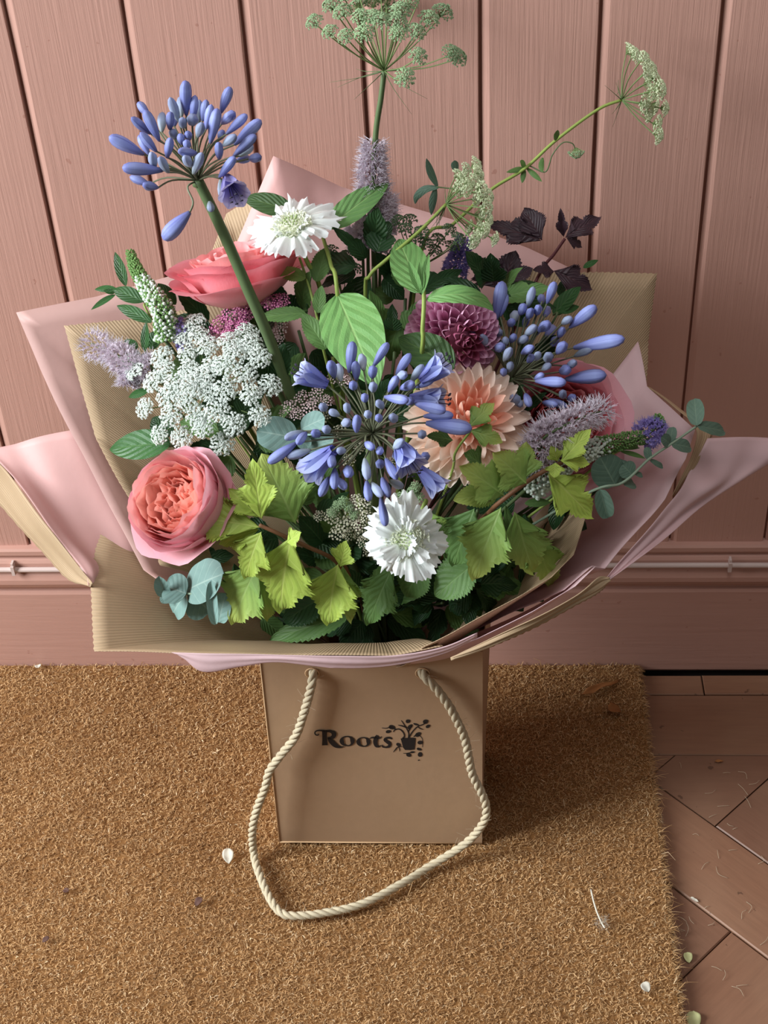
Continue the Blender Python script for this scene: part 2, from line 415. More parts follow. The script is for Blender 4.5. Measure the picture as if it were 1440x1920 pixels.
for bb in range(-16, 10):
    for aa in range(-16, 16):
        k = (aa - bb - 1) % 6
        u0, v0 = .244 + aa * w, .007 + bb * w
        if k == 0: cu, cv, rot = u0 + 1.5 * w, v0 + .5 * w, 0
        elif k == 5: cu, cv, rot = u0 + .5 * w, v0 + 1.5 * w, math.pi / 2
        else: continue
        x, y = uvxy(cu, cv)
        if y > -.136 - .045 or y < -.95 or abs(x) > .95: continue
        if x < .03: continue                     # nothing of the floor shows under the mat
        obj('block', me_b, floor, Matrix.Translation((x, y, RN.normal(0, .0004) - .0004)) @ R45 @ Matrix.Rotation(rot, 4, 'Z'))
# short cut pieces where the herringbone meets the border
def tri(pts):
    V = [(x, y, -.012) for x, y in pts] + [(x, y, -.0006) for x, y in pts]; n = len(pts)
    F = [tuple(range(n, 2 * n))] + [(i, (i + 1) % n, n + (i + 1) % n, n + i) for i in range(n)]
    return V, F
def clip_y(poly, ymax):
    out = []
    for i in range(len(poly)):
        p, q = poly[i], poly[(i + 1) % len(poly)]
        if p[1] <= ymax: out.append(p)
        if (p[1] <= ymax) != (q[1] <= ymax):
            t = (ymax - p[1]) / (q[1] - p[1]); out.append((p[0] + t * (q[0] - p[0]), ymax))
    return out
for bb in range(-6, 12):
    for aa in range(-10, 16):
        k = (aa - bb - 1) % 6
        u0, v0 = .244 + aa * w, .007 + bb * w
        g = .0006
        if k == 0: cs = [(u0 + g, v0 + g), (u0 + Lb - g, v0 + g), (u0 + Lb - g, v0 + w - g), (u0 + g, v0 + w - g)]; cu, cv = u0 + 1.5 * w, v0 + .5 * w
        elif k == 5: cs = [(u0 + g, v0 + g), (u0 + w - g, v0 + g), (u0 + w - g, v0 + Lb - g), (u0 + g, v0 + Lb - g)]; cu, cv = u0 + .5 * w, v0 + 1.5 * w
        else: continue
        x, y = uvxy(cu, cv)
        if y <= -.136 - .045 or x < .03 or x > .95: continue
        poly = clip_y([uvxy(*c) for c in cs], -.1356)
        if len(poly) >= 3: wobj('block', *tri(poly), M['wood'], floor, None, False)
# the big blocks that reach across the border line are cut as well
for o in [c for c in floor.children if c.name.startswith('block')]:
    if o.data == me_b:
        mw = WM[o.name]; cs = [mw @ Vector(c) for c in ((-Lb / 2 + g, -w / 2 + g, 0), (Lb / 2 - g, -w / 2 + g, 0), (Lb / 2 - g, w / 2 - g, 0), (-Lb / 2 + g, w / 2 - g, 0))]
        if max(c.y for c in cs) > -.1356:
            poly = clip_y([(c.x, c.y) for c in cs], -.1356)
            V, F = tri(poly); loc = WM[floor.name].translation
            o.data = make_mesh('block', [Vector(v) - loc for v in V], F, M['wood'], None, False)
            o.matrix_basis = Matrix(); WM[o.name] = Matrix.Translation(loc)

# ---- coir door mat
MZ = .015
XR = .1795
mat_t = thing('door_mat', 'large brown coir door mat lying against the skirting board', 'door mat', (-.3, -.4, 0))
mb = MB(); mb.box((-.95, -.86, .0005), (XR, -.0105, MZ - .004))
wobj('backing', mb.V, mb.F, M['coir_base'], mat_t, None, False)
def fibres(n, xa, xb, ya, yb, lmin, lmax, width, z0, edge=False):
    x = RN.uniform(xa, xb, n); y = RN.uniform(ya, yb, n)
    L = RN.uniform(lmin, lmax, n); az = RN.uniform(0, 2 * np.pi, n); el = RN.uniform(.15, 1.2, n)
    if edge: az = RN.normal(0, .7, n); el = RN.uniform(-.25, .7, n)
    d = np.stack([np.cos(az) * np.cos(el), np.sin(az) * np.cos(el), np.sin(el)], 1)
    az2 = az + RN.normal(0, .9, n); el2 = el - RN.uniform(.3, 1.3, n)
    d2 = np.stack([np.cos(az2) * np.cos(el2), np.sin(az2) * np.cos(el2), np.sin(el2)], 1)
    side = np.stack([-np.sin(az), np.cos(az), RN.normal(0, .5, n)], 1); side /= np.linalg.norm(side, axis=1)[:, None]
    side *= (width * RN.uniform(.7, 1.3, n))[:, None]
    p0 = np.stack([x, y, z0 + RN.uniform(-.002, .001, n)], 1); p1 = p0 + d * (L * .5)[:, None]; p2 = p1 + d2 * (L * .5)[:, None]
    p2[:, 2] = np.maximum(p2[:, 2], .001); p1[:, 2] = np.maximum(p1[:, 2], .001)
    V = np.stack([p0 - side, p0 + side, p1 - side, p1 + side, p2 - side * .4, p2 + side * .4], 1).reshape(-1, 3)
    b = (np.arange(n) * 6)[:, None]
    F = np.concatenate([b + np.array([[0, 1, 3, 2]]), b + np.array([[2, 3, 5, 4]])], 1).reshape(-1, 4)
    tone = np.repeat(np.clip(RN.normal(.45, .22, n), 0, 1), 6)
    return V, F, tone
def big_mesh(name, parts, mat, parent):
    V = np.concatenate([p[0] for p in parts]); off = 0; Fs = []
    for p in parts: Fs.append(p[1] + off); off += len(p[0])
    F = np.concatenate(Fs); tone = np.concatenate([p[2] for p in parts])
    loc = np.array(WM[parent.name].translation)
    me = bpy.data.meshes.new(name)
    me.vertices.add(len(V)); me.vertices.foreach_set('co', (V - loc).astype(np.float32).ravel())
    me.loops.add(F.size); me.loops.foreach_set('vertex_index', F.astype(np.int32).ravel())
    me.polygons.add(len(F)); me.polygons.foreach_set('loop_start', (np.arange(len(F)) * 4).astype(np.int32))
    at = me.attributes.new('tone', 'FLOAT', 'POINT'); at.data.foreach_set('value', tone.astype(np.float32))
    me.materials.append(mat); me.update(calc_edges=True)
    o = obj(name, me, parent, Matrix.Translation(WM[parent.name].translation)); tag(o, None, None, None, 'stuff'); return o
big_mesh('coir_pile', [fibres(185000, -.60, XR, -.56, -.0115, .0026, .0062, .00040, MZ - .003),
                       fibres(15000, -.95, -.60, -.86, -.0115, .004, .009, .0007, MZ - .003),
                       fibres(14000, -.60, XR, -.86, -.56, .004, .009, .0007, MZ - .003),
                       fibres(1300, -.60, XR, -.56, -.012, .010, .018, .00028, MZ - .002)], M['coir'], mat_t)
big_mesh('coir_fringe', [fibres(5200, XR - .004, XR + .0005, -.6, -.0115, .004, .012, .00028, MZ - .006, True),
                         fibres(260, XR - .003, XR + .001, -.6, -.15, .012, .024, .00022, MZ - .004, True)], M['coir'], mat_t)

# ================================================================== the paper bag
BZ = MZ + .001
YB = PZ(714, 1580, BZ).y                # front face of the bag
pl = P(525, 1580, YB); pr = P(904, 1580, YB)
tl = P(488, 1240, YB); tr = P(905, 1215, YB)
BH = .292
kx = (BH - pl.z) / (tl.z - pl.z)
fl0 = Vector((pl.x, YB, BZ)); fr0 = Vector((pr.x, YB, BZ))
fl1 = Vector((pl.x + (tl.x - pl.x) * kx, YB, BH)); fr1 = Vector((pr.x + (tr.x - pr.x) * kx, YB, BH))
D0 = .125
bl0 = fl0 + Vector((.002, D0, 0)); br0 = fr0 + Vector((.004, D0, 0))
bl1 = fl1 + Vector((.003, D0, 0)); br1 = fr1 + Vector((.011, D0, 0))
bag = thing('paper_bag', 'upright brown kraft paper carrier bag printed with black lettering, holding the bouquet', 'bag', (fl0 + br0) / 2)
def panel(name, a, b, c, d, bulge=0.0, parent=None, mat=None):       # a-b bottom edge, d-c top edge
    V = []; UV = []; n = 14; nrm = (b - a).cross(d - a).normalized()
    for s in (0, 1):
        for j in range(n):
            for i in range(n):
                u, v = i / (n - 1), j / (n - 1)
                p = a.lerp(b, u).lerp(d.lerp(c, u), v)
                q = 16 * u * (1 - u) * v * (1 - v)
                p = p + nrm * (bulge * q + (.0003 if name == 'front_panel' else .0009) * math.sin(7 * u + 5 * v) * q - s * .0009)
                V.append(p); UV.append((u * .2, v * .3))
    F = grid_faces(n, n) + [f[::-1] for f in grid_faces(n, n, False, n * n)]
    e = [(i) for i in range(n)] + [n * k + n - 1 for k in range(1, n)] + [n * n - 1 - i for i in range(1, n)] + [n * (n - 1 - k) for k in range(1, n - 1)]
    for i in range(len(e)):
        p, q = e[i], e[(i + 1) % len(e)]
        F.append((q, p, p + n * n, q + n * n))
    return wobj(name, V, F, mat or M['bagpaper'], parent or bag, UV, False)
front = panel('front_panel', fl0, fr0, fr1, fl1, .0)
panel('side_panel', fr0, br0, br1, fr1, -.002); panel('side_panel', bl0, fl0, fl1, bl1, -.002)
panel('back_panel', br0, bl0, bl1, br1, .001); panel('base_panel', fl0, bl0, br0, fr0)
for a, b in ((fl0, fr0),):
    wobj('fold_edge', *tube([a + Vector((0, -.0003, .0006)), b + Vector((0, -.0003, .0006))], .0008, 6), M['bagedge'], bag)
wobj('fold_edge', *tube([fl0 + Vector((-.0002, -.0002, 0)), fl1 + Vector((-.0002, -.0002, 0))], .0007, 6), M['bagedge'], bag)
# print on the front: lettering and a pot plant, flat black ink
CT = (560, 1300, 4.8)
YI = YB - .0005
def ip(x, y): return P(*K(CT, x, y), YI)
def stroke(mb, pts, n=6):               # a brushed line of changing width
    C = crom([(x, y, w) for x, y, w in pts], n); V = []
    for i, c in enumerate(C):
        a = C[max(i - 1, 0)]; b = C[min(i + 1, len(C) - 1)]
        d = Vector((b.x - a.x, b.y - a.y)); d = d.normalized() if d.length > 1e-6 else Vector((1, 0))
        h = max(c.z, 3) / 2
        V += [ip(c.x - d.y * h, c.y + d.x * h), ip(c.x + d.y * h, c.y - d.x * h)]
    mb.add(V, [(2 * i, 2 * i + 1, 2 * i + 3, 2 * i + 2) for i in range(len(C) - 1)])
def blob(mb, x, y, rx, ry, rot=0, n=14):
    V = []
    for k in range(n):
        a = 2 * math.pi * k / n; u, v = rx * math.cos(a) * (1 + .12 * math.cos(a)), ry * math.sin(a); c, s = math.cos(rot), math.sin(rot)
        V.append(ip(x + u * c - v * s, y + u * s + v * c))
    mb.add(V, [tuple(range(n))[::-1]])
def ringo(mb, x, y, rx, ry, thin, thick):
    V = []; n = 28
    for k in range(n):
        a = 2 * math.pi * k / n; h = (thin + (thick - thin) * abs(math.cos(a + .15)) ** 1.5)
        for f in (0, 1): V.append(ip(x + (rx - h * f) * math.cos(a), y + (ry - f * (thin + (h - thin) * .25)) * math.sin(a)))
    mb.add(V, [(2 * i, 2 * i + 1, (2 * i + 3) % (2 * n), (2 * i + 2) % (2 * n)) for i in range(n)])
letters = []
mb = MB(); stroke(mb, [(184, 366, 8), (172, 377, 10), (153, 372, 12), (146, 354, 12), (160, 339, 12), (190, 334, 14), (235, 338, 18)])
stroke(mb, [(233, 336, 46), (234, 400, 42), (236, 468, 52)], 4)
stroke(mb, [(236, 341, 18), (285, 342, 24), (318, 364, 42), (306, 395, 34), (262, 407, 12)])
stroke(mb, [(262, 400, 14), (292, 432, 42), (330, 468, 40), (370, 485, 18), (410, 478, 5)])
letters.append(mb)
mb = MB(); ringo(mb, 436, 430, 68, 47, 10, 40); letters.append(mb)
mb = MB(); ringo(mb, 583, 438, 64, 45, 10, 38); letters.append(mb)
mb = MB(); stroke(mb, [(712, 380, 26), (698, 405, 40), (690, 440, 40), (700, 472, 30), (722, 479, 14), (745, 466, 5)])
stroke(mb, [(638, 408, 5), (662, 398, 14), (700, 402, 18), (730, 402, 12), (748, 388, 5)]); letters.append(mb)
mb = MB(); stroke(mb, [(838, 414, 8), (826, 402, 18), (795, 401, 18), (776, 418, 26), (796, 436, 30), (818, 452, 32), (816, 474, 26), (788, 485, 16), (756, 480, 14), (754, 462, 6)]); letters.append(mb)
for mb in letters: wobj('printed_letter', mb.V, mb.F, M['ink'], front, None, False)
mb = MB(); mb.add([ip(*q) for q in ((918, 408), (940, 402), (985, 400), (1030, 398), (1053, 402), (1050, 450), (1043, 506), (1000, 511), (958, 510), (940, 490))], [tuple(range(10))[::-1]])
for s in ([(935, 408, 16), (952, 385, 12), (940, 350, 12), (905, 322, 11), (865, 330, 10), (852, 348, 8)], [(870, 322, 12), (830, 303, 8), (790, 314, 7), (748, 312, 5)],
          [(988, 402, 12), (990, 360, 11), (970, 315, 10), (940, 268, 8), (922, 244, 5)], [(985, 350, 8), (1000, 320, 12), (1020, 290, 8)], [(975, 310, 10), (940, 296, 14), (895, 286, 5)],
          [(992, 398, 12), (1025, 345, 11), (1070, 300, 9), (1120, 280, 9), (1145, 262, 8)], [(1035, 390, 10), (1070, 372, 8), (1108, 402, 5), (1116, 440, 6), (1114, 485, 4)],
          [(1070, 300, 8), (1095, 318, 9), (1122, 326, 4)], [(930, 480, 6), (895, 482, 8), (872, 505, 11), (852, 530, 5)], [(900, 480, 7), (908, 505, 8), (906, 524, 4)], [(940, 540, 4), (975, 540, 7), (1005, 532, 5)]): stroke(mb, s)
for q in ((836, 305, 30, 20, .2), (805, 345, 25, 14, -.2), (982, 252, 22, 17, -.2), (1000, 302, 28, 16, -.7), (1140, 256, 25, 20, -.3), (1162, 298, 22, 14, -.5), (1054, 279, 26, 9, .3),
          (1072, 372, 30, 19, -.5), (1092, 443, 26, 17, -.1), (1082, 502, 24, 12, .3), (988, 553, 24, 18, .4), (1022, 530, 22, 9, -.1), (1091, 550, 21, 22, .4), (896, 461, 22, 15, .4), (1080, 602, 10, 5, -.3)): blob(mb, *q)
logo = wobj('printed_plant_logo', mb.V, mb.F, M['ink'], front, None, False); logo['label'] = 'black printed pot plant emblem'
# rope handle of three twisted strands
CB = (440, 1200, 2.769)
def bp(x, y, Y): return P(*K(CB, x, y), Y)
def bz(x, y, z): return PZ(*K(CB, x, y), z)
RZ = MZ + .0075
hole1 = bp(402, 172, YB - .001); hole2 = bp(975, 172, YB - .001)
rp = [hole1 + Vector((.002, .012, .004)), hole1 + Vector((.001, -.003, .0)), bp(395, 250, YB - .008), bp(362, 370, YB - .009), bp(315, 500, YB - .010), bp(238, 600, YB - .012), bp(180, 680, YB - .014), bp(160, 760, YB - .016), bp(118, 870, YB - .018),
      bp(93, 980, YB - .02), bz(98, 1100, RZ + .002), bz(128, 1215, RZ), bz(185, 1345, RZ), bz(240, 1415, RZ), bz(310, 1432, RZ), bz(450, 1420, RZ), bz(650, 1375, RZ), bz(850, 1275, RZ), bz(1030, 1165, RZ),
      bp(1200, 1055, YB - .02), bp(1290, 950, YB - .019), bp(1306, 870, YB - .017), bp(1280, 790, YB - .015), bp(1235, 700, YB - .013), bp(1215, 610, YB - .012), bp(1190, 500, YB - .011), bp(1120, 355, YB - .010), bp(1040, 245, YB - .008), hole2 + Vector((.001, -.003, 0)), hole2 + Vector((-.003, .012, .004))]
rc = crom(rp, 22)
rope = thing('rope_handle', '', '', hole1); rope.parent = bag; rope.matrix_basis = WM[bag.name].inverted() @ WM[rope.name]
for k_ in ('label', 'category'):
    if k_ in rope: del rope[k_]
# even spacing along the rope, then three helices
seg = [0.0]
for a, b in zip(rc[:-1], rc[1:]): seg.append(seg[-1] + (b - a).length)
tot = seg[-1]; N_ = int(tot / .0016); ev = []
for s in np.linspace(0, tot, N_):
    i = min(max(np.searchsorted(seg, s) - 1, 0), len(rc) - 2); d = seg[i + 1] - seg[i]
    ev.append(rc[i].lerp(rc[i + 1], (s - seg[i]) / d if d > 0 else 0))
nv = Vector((1, 0, 0)); fr = []
for i, p in enumerate(ev):
    t = (ev[min(i + 1, N_ - 1)] - ev[max(i - 1, 0)]).normalized(); nv = (nv - t * nv.dot(t)).normalized(); fr.append((p, nv.copy(), t.cross(nv)))
for k in range(3):
    path = []
    for i, (p, a, b) in enumerate(fr):
        an = i * .0016 / .026 * 2 * math.pi / 1.0 + k * 2 * math.pi / 3
        path.append(p + (a * math.cos(an) + b * math.sin(an)) * .0021)
    s_ = wobj('strand', *tube(path, .00235, 7), M['rope'], rope)
mb = MB()
for _ in range(420):
    i = RN.randint(10, N_ - 10); p, a, b = fr[i]; an = RN.uniform(0, 6.28); d = a * math.cos(an) + b * math.sin(an)
    q = p + d * .0036; t = Vector(RN.normal(0, 1, 3)).normalized(); L = RN.uniform(.002, .007)
    c = crom([q, q + (d * .6 + t * .6) * L * .5, q + (d * .5 + t * 1.2) * L], 2)
    mb.add(*tube(c, .00009, 3, False))
tag(wobj('rope_fuzz', mb.V, mb.F, M['fuzz'], rope), None, None, None, 'stuff')
for h in (hole1, hole2):
    c = [h + Vector((math.cos(a) * .0062, -.0002, math.sin(a) * .0062)) for a in np.linspace(0, 2 * math.pi, 17)]
    wobj('rope_hole_rim', *tube(c, .0007, 5, False), M['bagedge'], bag)

# ================================================================== wrapping paper
B0 = Vector((-.1, YB + .062, .262))
def polyline(Q, n):                     # straight edges, sharp corners
    out = []; tot = sum((b - a).length for a, b in zip(Q[:-1], Q[1:]))
    for a, b in zip(Q[:-1], Q[1:]):
        k = max(2, int(round(n * (b - a).length / tot))); out += [a.lerp(b, t / k) for t in range(k)]
    return out + [Q[-1]]
def sheet(name, label, mat, rim, flare=.02, base=None, nu=60, nv=22, wr=.0022, seed=0, zig=0.0, r0=.045, v0=0.0, mid=.5, cat='wrapping paper', group=None):
    """a sheet that rises from the tied waist of the bouquet to its own rim"""
    R = polyline([P(*q) for q in rim], nu)
    n = len(R); V = []; UV = []; rs = np.random.RandomState(seed); ph = rs.uniform(0, 6.28, 8)
    arc = [0.0]
    for a, b in zip(R[:-1], R[1:]): arc.append(arc[-1] + (b - a).length)
    ax = [B0 for _ in R]
    for j in range(nv):
        v = v0 + (1 - v0) * j / (nv - 1)
        for i in range(n):
            r = R[i]; h = Vector((r.x - B0.x, r.y - B0.y, 0)); hl = h.length; h = h / max(hl, 1e-6)
            b = B0 + h * r0 + Vector((0, 0, -.01))
            fl_ = flare(arc[i] / arc[-1]) if callable(flare) else flare
            m_ = b.lerp(r, mid) + (-h * fl_ + Vector((0, 0, fl_ * .4)))
            p = b * (1 - v) ** 2 + m_ * 2 * v * (1 - v) + r * v * v
            u = arc[i]
            w_ = (math.sin(u * 38 + ph[0] + v * 3) + .6 * math.sin(u * 71 + ph[1] - v * 5) + .5 * math.sin(v * 14 + u * 22 + ph[2])) * wr * (v * (1.35 - v))
            nrm = (h * .8 + Vector((0, 0, -.6)))
            p = p + nrm * w_
            if zig and j == nv - 1: p = p + (r - b).normalized() * zig * (1 if i % 2 else 0)
            V.append(p); UV.append((arc[i], v * .4))
    F = grid_faces(n, nv)
    o = wobj(name, V, F, mat, None, UV)
    md = o.modifiers.new('thickness', 'SOLIDIFY'); md.thickness = .0005
    tag(o, label, cat, group)
    return o
def patch(name, label, mat, rows, n=10, wr=.0015, seed=0, zig=False, cat='wrapping paper', ribdir=0):
    """a free sheet through rows of points"""
    G = [crom([P(*q) if not isinstance(q, Vector) else q for q in r], n) for r in rows]
    cols = [crom([g[i] for g in G], n) for i in range(len(G[0]))]
    nu = len(cols); nv_ = len(cols[0]); V = []; UV = []; rs = np.random.RandomState(seed); ph = rs.uniform(0, 6.28, 6)
    for j in range(nv_):
        for i in range(nu):
            p = cols[i][j]; du = cols[min(i + 1, nu - 1)][j] - cols[max(i - 1, 0)][j]; dv = cols[i][min(j + 1, nv_ - 1)] - cols[i][max(j - 1, 0)]
            nn = du.cross(dv); nn = nn.normalized() if nn.length > 1e-9 else Vector((0, 0, 1))
            u, v = i / (nu - 1), j / (nv_ - 1)
            q = p + nn * wr * (math.sin(7 * u + 4 * v + ph[0]) + .6 * math.sin(13 * v - 5 * u + ph[1]) + .4 * math.sin(19 * u + ph[2]))
            if zig and j == nv_ - 1 and i % 2: q = q + dv.normalized() * .0015
            V.append(q)
            UV.append(((cols[i][nv_ // 2] - cols[0][nv_ // 2]).length, v * .2) if not ribdir else ((cols[nu // 2][j] - cols[nu // 2][0]).length, u * .2))
    o = wobj(name, V, grid_faces(nu, nv_), mat, None, UV)
    md = o.modifiers.new('thickness', 'SOLIDIFY'); md.thickness = .0005
    return tag(o, label, cat)
# back of the wrap, against the wall
sheet('tissue_sheet', 'pink tissue sheet rising to a point behind the white scabious at the back', M['tissue'],
      [(395, 560, -.09), (440, 465, -.06), (512, 293, -.035), (580, 322, -.03), (640, 350, -.03), (850, 412, -.032), (990, 465, -.036), (1075, 505, -.042)], .012, seed=1)
sheet('kraft_sheet', 'strip of brown kraft paper showing left of the pointed back tissue', M['kraft'],
      [(370, 560, -.07), (398, 470, -.045), (425, 400, -.022), (470, 372, -.020), (560, 372, -.020), (700, 440, -.024)], .010, seed=2)
sheet('kraft_sheet', 'tall kraft sheet with zigzag cut top behind the right-hand agapanthus', M['kraft'],
      [(960, 500, -.055), (1040, 512, -.05), (1135, 512, -.048), (1232, 514, -.055), (1224, 570, -.066), (1213, 640, -.08), (1208, 780, -.115), (1170, 900, -.16)], .012, seed=3, zig=.0012, nu=120)
# left of the wrap
sheet('tissue_sheet', 'broad pink tissue sheet with a square corner at the far left of the wrap', M['tissue_dull'],
      [(480, 470, -.065), (340, 512, -.075), (180, 556, -.09), (30, 586, -.105), (75, 690, -.13), (135, 815, -.165), (205, 950, -.205), (270, 1068, -.252), (300, 1090, -.268)], .022, seed=4, wr=.0016)
sheet('kraft_sheet', 'brown kraft sheet with ragged corner lining the left tissue', M['kraft'],
      [(420, 560, -.10), (300, 594, -.105), (210, 602, -.112), (120, 612, -.12), (145, 700, -.14), (180, 820, -.17), (225, 905, -.20), (285, 1010, -.235), (300, 1060, -.258)], .026, seed=5, zig=.0009, nu=120, wr=.0014)

patch('tissue_flap', 'satiny pink tissue flap folded outward at the left edge of the photo', M['tissue'],
      [[(185, 798, -.150), (95, 814, -.155), (25, 832, -.158), (-25, 842, -.160)], [(255, 930, -.182), (150, 928, -.190), (75, 912, -.188), (15, 885, -.182)],
       [(270, 1020, -.215), (200, 1010, -.220), (135, 1000, -.226), (85, 978, -.228)], [(250, 1070, -.235), (215, 1066, -.245), (180, 1064, -.256), (152, 1064, -.264)], [(200, 1095, -.262), (188, 1095, -.268), (178, 1095, -.273), (170, 1095, -.278)]], 8, .0016, 6)
patch('kraft_flap', 'narrow brown kraft edge folded outward under the left pink flap', M['kraft'],
      [[(-25, 846, -.160), (15, 888, -.182), (85, 980, -.229), (152, 1066, -.265), (172, 1095, -.282)], [(-25, 880, -.150), (5, 915, -.170), (70, 1000, -.217), (140, 1075, -.258), (172, 1097, -.280)],
       [(-25, 915, -.145), (-5, 940, -.162), (60, 1015, -.208), (125, 1083, -.250), (172, 1099, -.278)]], 8, .0008, 7, True, 'wrapping paper', 1)
# front of the wrap
sheet('kraft_sheet', 'bright ribbed kraft sheet with square corner at the lower left front', M['kraft'],
      [(240, 890, -.150), (203, 965, -.190), (180, 1030, -.235), (171, 1094, -.275), (177, 1222, -.338), (300, 1224, -.342), (430, 1227, -.345), (530, 1229, -.346), (640, 1230, -.347), (740, 1229, -.347), (830, 1212, -.345)], .032, seed=8, nu=170, zig=.0010, wr=.0012)
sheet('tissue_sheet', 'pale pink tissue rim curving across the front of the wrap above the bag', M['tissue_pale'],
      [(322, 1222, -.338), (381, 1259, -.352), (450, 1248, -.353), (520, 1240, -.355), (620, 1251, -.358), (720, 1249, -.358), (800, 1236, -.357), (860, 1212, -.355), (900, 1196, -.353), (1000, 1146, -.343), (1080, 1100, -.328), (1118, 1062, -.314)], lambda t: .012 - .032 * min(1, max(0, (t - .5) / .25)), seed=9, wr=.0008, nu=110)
sheet('kraft_sheet', 'shaded kraft lining inside the right front of the wrap', M['kraft'],
      [(790, 1214, -.345), (850, 1186, -.344), (905, 1156, -.340), (975, 1118, -.333), (1035, 1082, -.318), (1075, 1040, -.30), (1100, 960, -.265), (1125, 880, -.225), (1150, 800, -.18)], -.012, seed=10, nu=120, wr=.0014)
patch('kraft_flap', 'brown kraft strip folded over the outside of the right front rim', M['kraft'],
      [[(845, 1232, -.358), (905, 1204, -.355), (1000, 1157, -.346), (1080, 1115, -.331), (1120, 1084, -.318), (1143, 1082, -.312)], [(845, 1234, -.359), (915, 1207, -.356), (1000, 1168, -.346), (1080, 1125, -.331), (1122, 1098, -.319), (1143, 1085, -.313)],
       [(845, 1236, -.358), (930, 1208, -.355), (1000, 1177, -.345), (1080, 1134, -.330), (1125, 1106, -.318), (1143, 1088, -.312)]], 10, .0008, 11, True, 'wrapping paper', 1)
sheet('tissue_sheet', 'crumpled pink tissue lining the right side beside the eucalyptus sprig', M['tissue_pale'],  # same pink paper as the left; its paler colour stands in for light
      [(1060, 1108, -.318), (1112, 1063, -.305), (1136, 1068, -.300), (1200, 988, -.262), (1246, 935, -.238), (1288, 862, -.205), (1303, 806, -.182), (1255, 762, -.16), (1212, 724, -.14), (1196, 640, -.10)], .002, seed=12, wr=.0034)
patch('kraft_flap', 'folded brown kraft corner standing behind the eucalyptus tip', M['kraft'],
      [[(1212, 722, -.128), (1262, 762, -.15), (1304, 803, -.172), (1300, 850, -.19), (1262, 930, -.225)], [(1222, 730, -.12), (1285, 772, -.14), (1334, 803, -.158), (1318, 850, -.18), (1268, 935, -.215)]], 8, .0006, 13, True, 'wrapping paper', 1)
patch('tissue_flap', 'pink tissue wing spreading out to the right edge of the photo', M['tissue_pale'],  # wing painted paler than its own pink to look lit
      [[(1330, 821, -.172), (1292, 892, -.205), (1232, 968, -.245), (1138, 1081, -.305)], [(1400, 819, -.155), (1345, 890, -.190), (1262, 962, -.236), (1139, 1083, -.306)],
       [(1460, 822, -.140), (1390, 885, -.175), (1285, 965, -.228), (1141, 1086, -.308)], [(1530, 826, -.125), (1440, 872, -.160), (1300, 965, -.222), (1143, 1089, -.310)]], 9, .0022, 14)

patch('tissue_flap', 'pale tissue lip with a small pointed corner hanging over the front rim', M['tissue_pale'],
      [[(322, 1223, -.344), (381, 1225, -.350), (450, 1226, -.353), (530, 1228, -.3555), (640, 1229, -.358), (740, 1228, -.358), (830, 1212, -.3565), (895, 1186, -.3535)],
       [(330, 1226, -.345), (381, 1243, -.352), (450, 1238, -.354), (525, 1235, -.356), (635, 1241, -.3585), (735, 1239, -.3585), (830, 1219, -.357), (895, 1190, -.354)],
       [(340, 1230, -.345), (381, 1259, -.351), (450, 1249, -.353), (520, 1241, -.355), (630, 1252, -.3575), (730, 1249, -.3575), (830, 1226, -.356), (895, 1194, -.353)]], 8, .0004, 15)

# ================================================================== plant pieces
def prof(kind, v):
    if kind == 'ovate': return (v ** .62 * (1 - v) ** .85) / .385
    if kind == 'lance': return (v ** .75 * (1 - v) ** .95) / .31
    if kind == 'round': return (v ** .45 * (1 - v) ** .42) / .548
    if kind == 'lobed': return float(np.interp(v, [0, .03, .1, .2, .3, .40, .47, .53, .6, .7, .82, .92, 1], [.12, .5, .78, .9, .97, 1., .82, .50, .58, .55, .40, .2, .0]))
    if kind == 'lobed2': return float(np.interp(v, [0, .04, .12, .2, .26, .3, .42, .52, .58, .63, .72, .85, .94, 1], [.12, .55, .84, .92, .82, .76, 1., .95, .72, .6, .56, .36, .18, .0]))
    if kind == 'petal': return (v ** .5 * (1.02 - v) ** .28) / .66
    if kind == 'narrow': return (v ** .5 * (1.01 - v) ** .5) / .5
    return 1
def blade(kind, L, W, fold=.15, bend=.3, cor=.0, ncor=7, ser=0.0, nser=14, sweep=.0, twist=0.0, wave=0.0, cup=0.0, nu=9, nv=22, seed=0):
    """a leaf or petal along +Y from the origin, upper side +Z"""
    rs = np.random.RandomState(seed); ph = rs.uniform(0, 6.28, 4); V = []; UV = []
    cy = 0.0; cz = 0.0; dv = 1.0 / (nv - 1)
    for j in range(nv):
        v = j * dv; ang = bend * v ** 1.2
        if j: cy += math.cos(ang) * dv * L; cz -= math.sin(ang) * dv * L
        w = W * max(prof(kind, min(max(v, 0), 1)), .004)
        tw = twist * v
        for i in range(nu):
            u = -1 + 2 * i / (nu - 1); a = abs(u)
            s = 1.0
            if ser and a > .8: s = 1 + ser * (((v * nser) % 1.0) - .5) * 2 * min(1, 6 * (1 - v))
            x = u * w * s
            y = sweep * L * a ** 1.6 * max(0.0, 1 - v * 1.5)
            z = fold * a * w + cup * u * u * w
            z += cor * L * math.sin((v * ncor - .5 * ncor * .5 * a) * 2 * math.pi) * min(1, a * 3) * (1 - v) ** .3
            z += wave * L * math.sin(v * 9 + u * 2.2 + ph[0]) * a + wave * .7 * L * math.sin(v * 15 + ph[1] + u) * a * a
            x, z = x * math.cos(tw) - z * math.sin(tw), x * math.sin(tw) + z * math.cos(tw)
            V.append((x, cy + y * math.cos(ang) + z * math.sin(ang), cz - y * math.sin(ang) + z * math.cos(ang)))
            UV.append((u * .5 + .5, v))
    return V, grid_faces(nu, nv), UV
def camdir(p): return (CAM_C - Vector(p)).normalized()
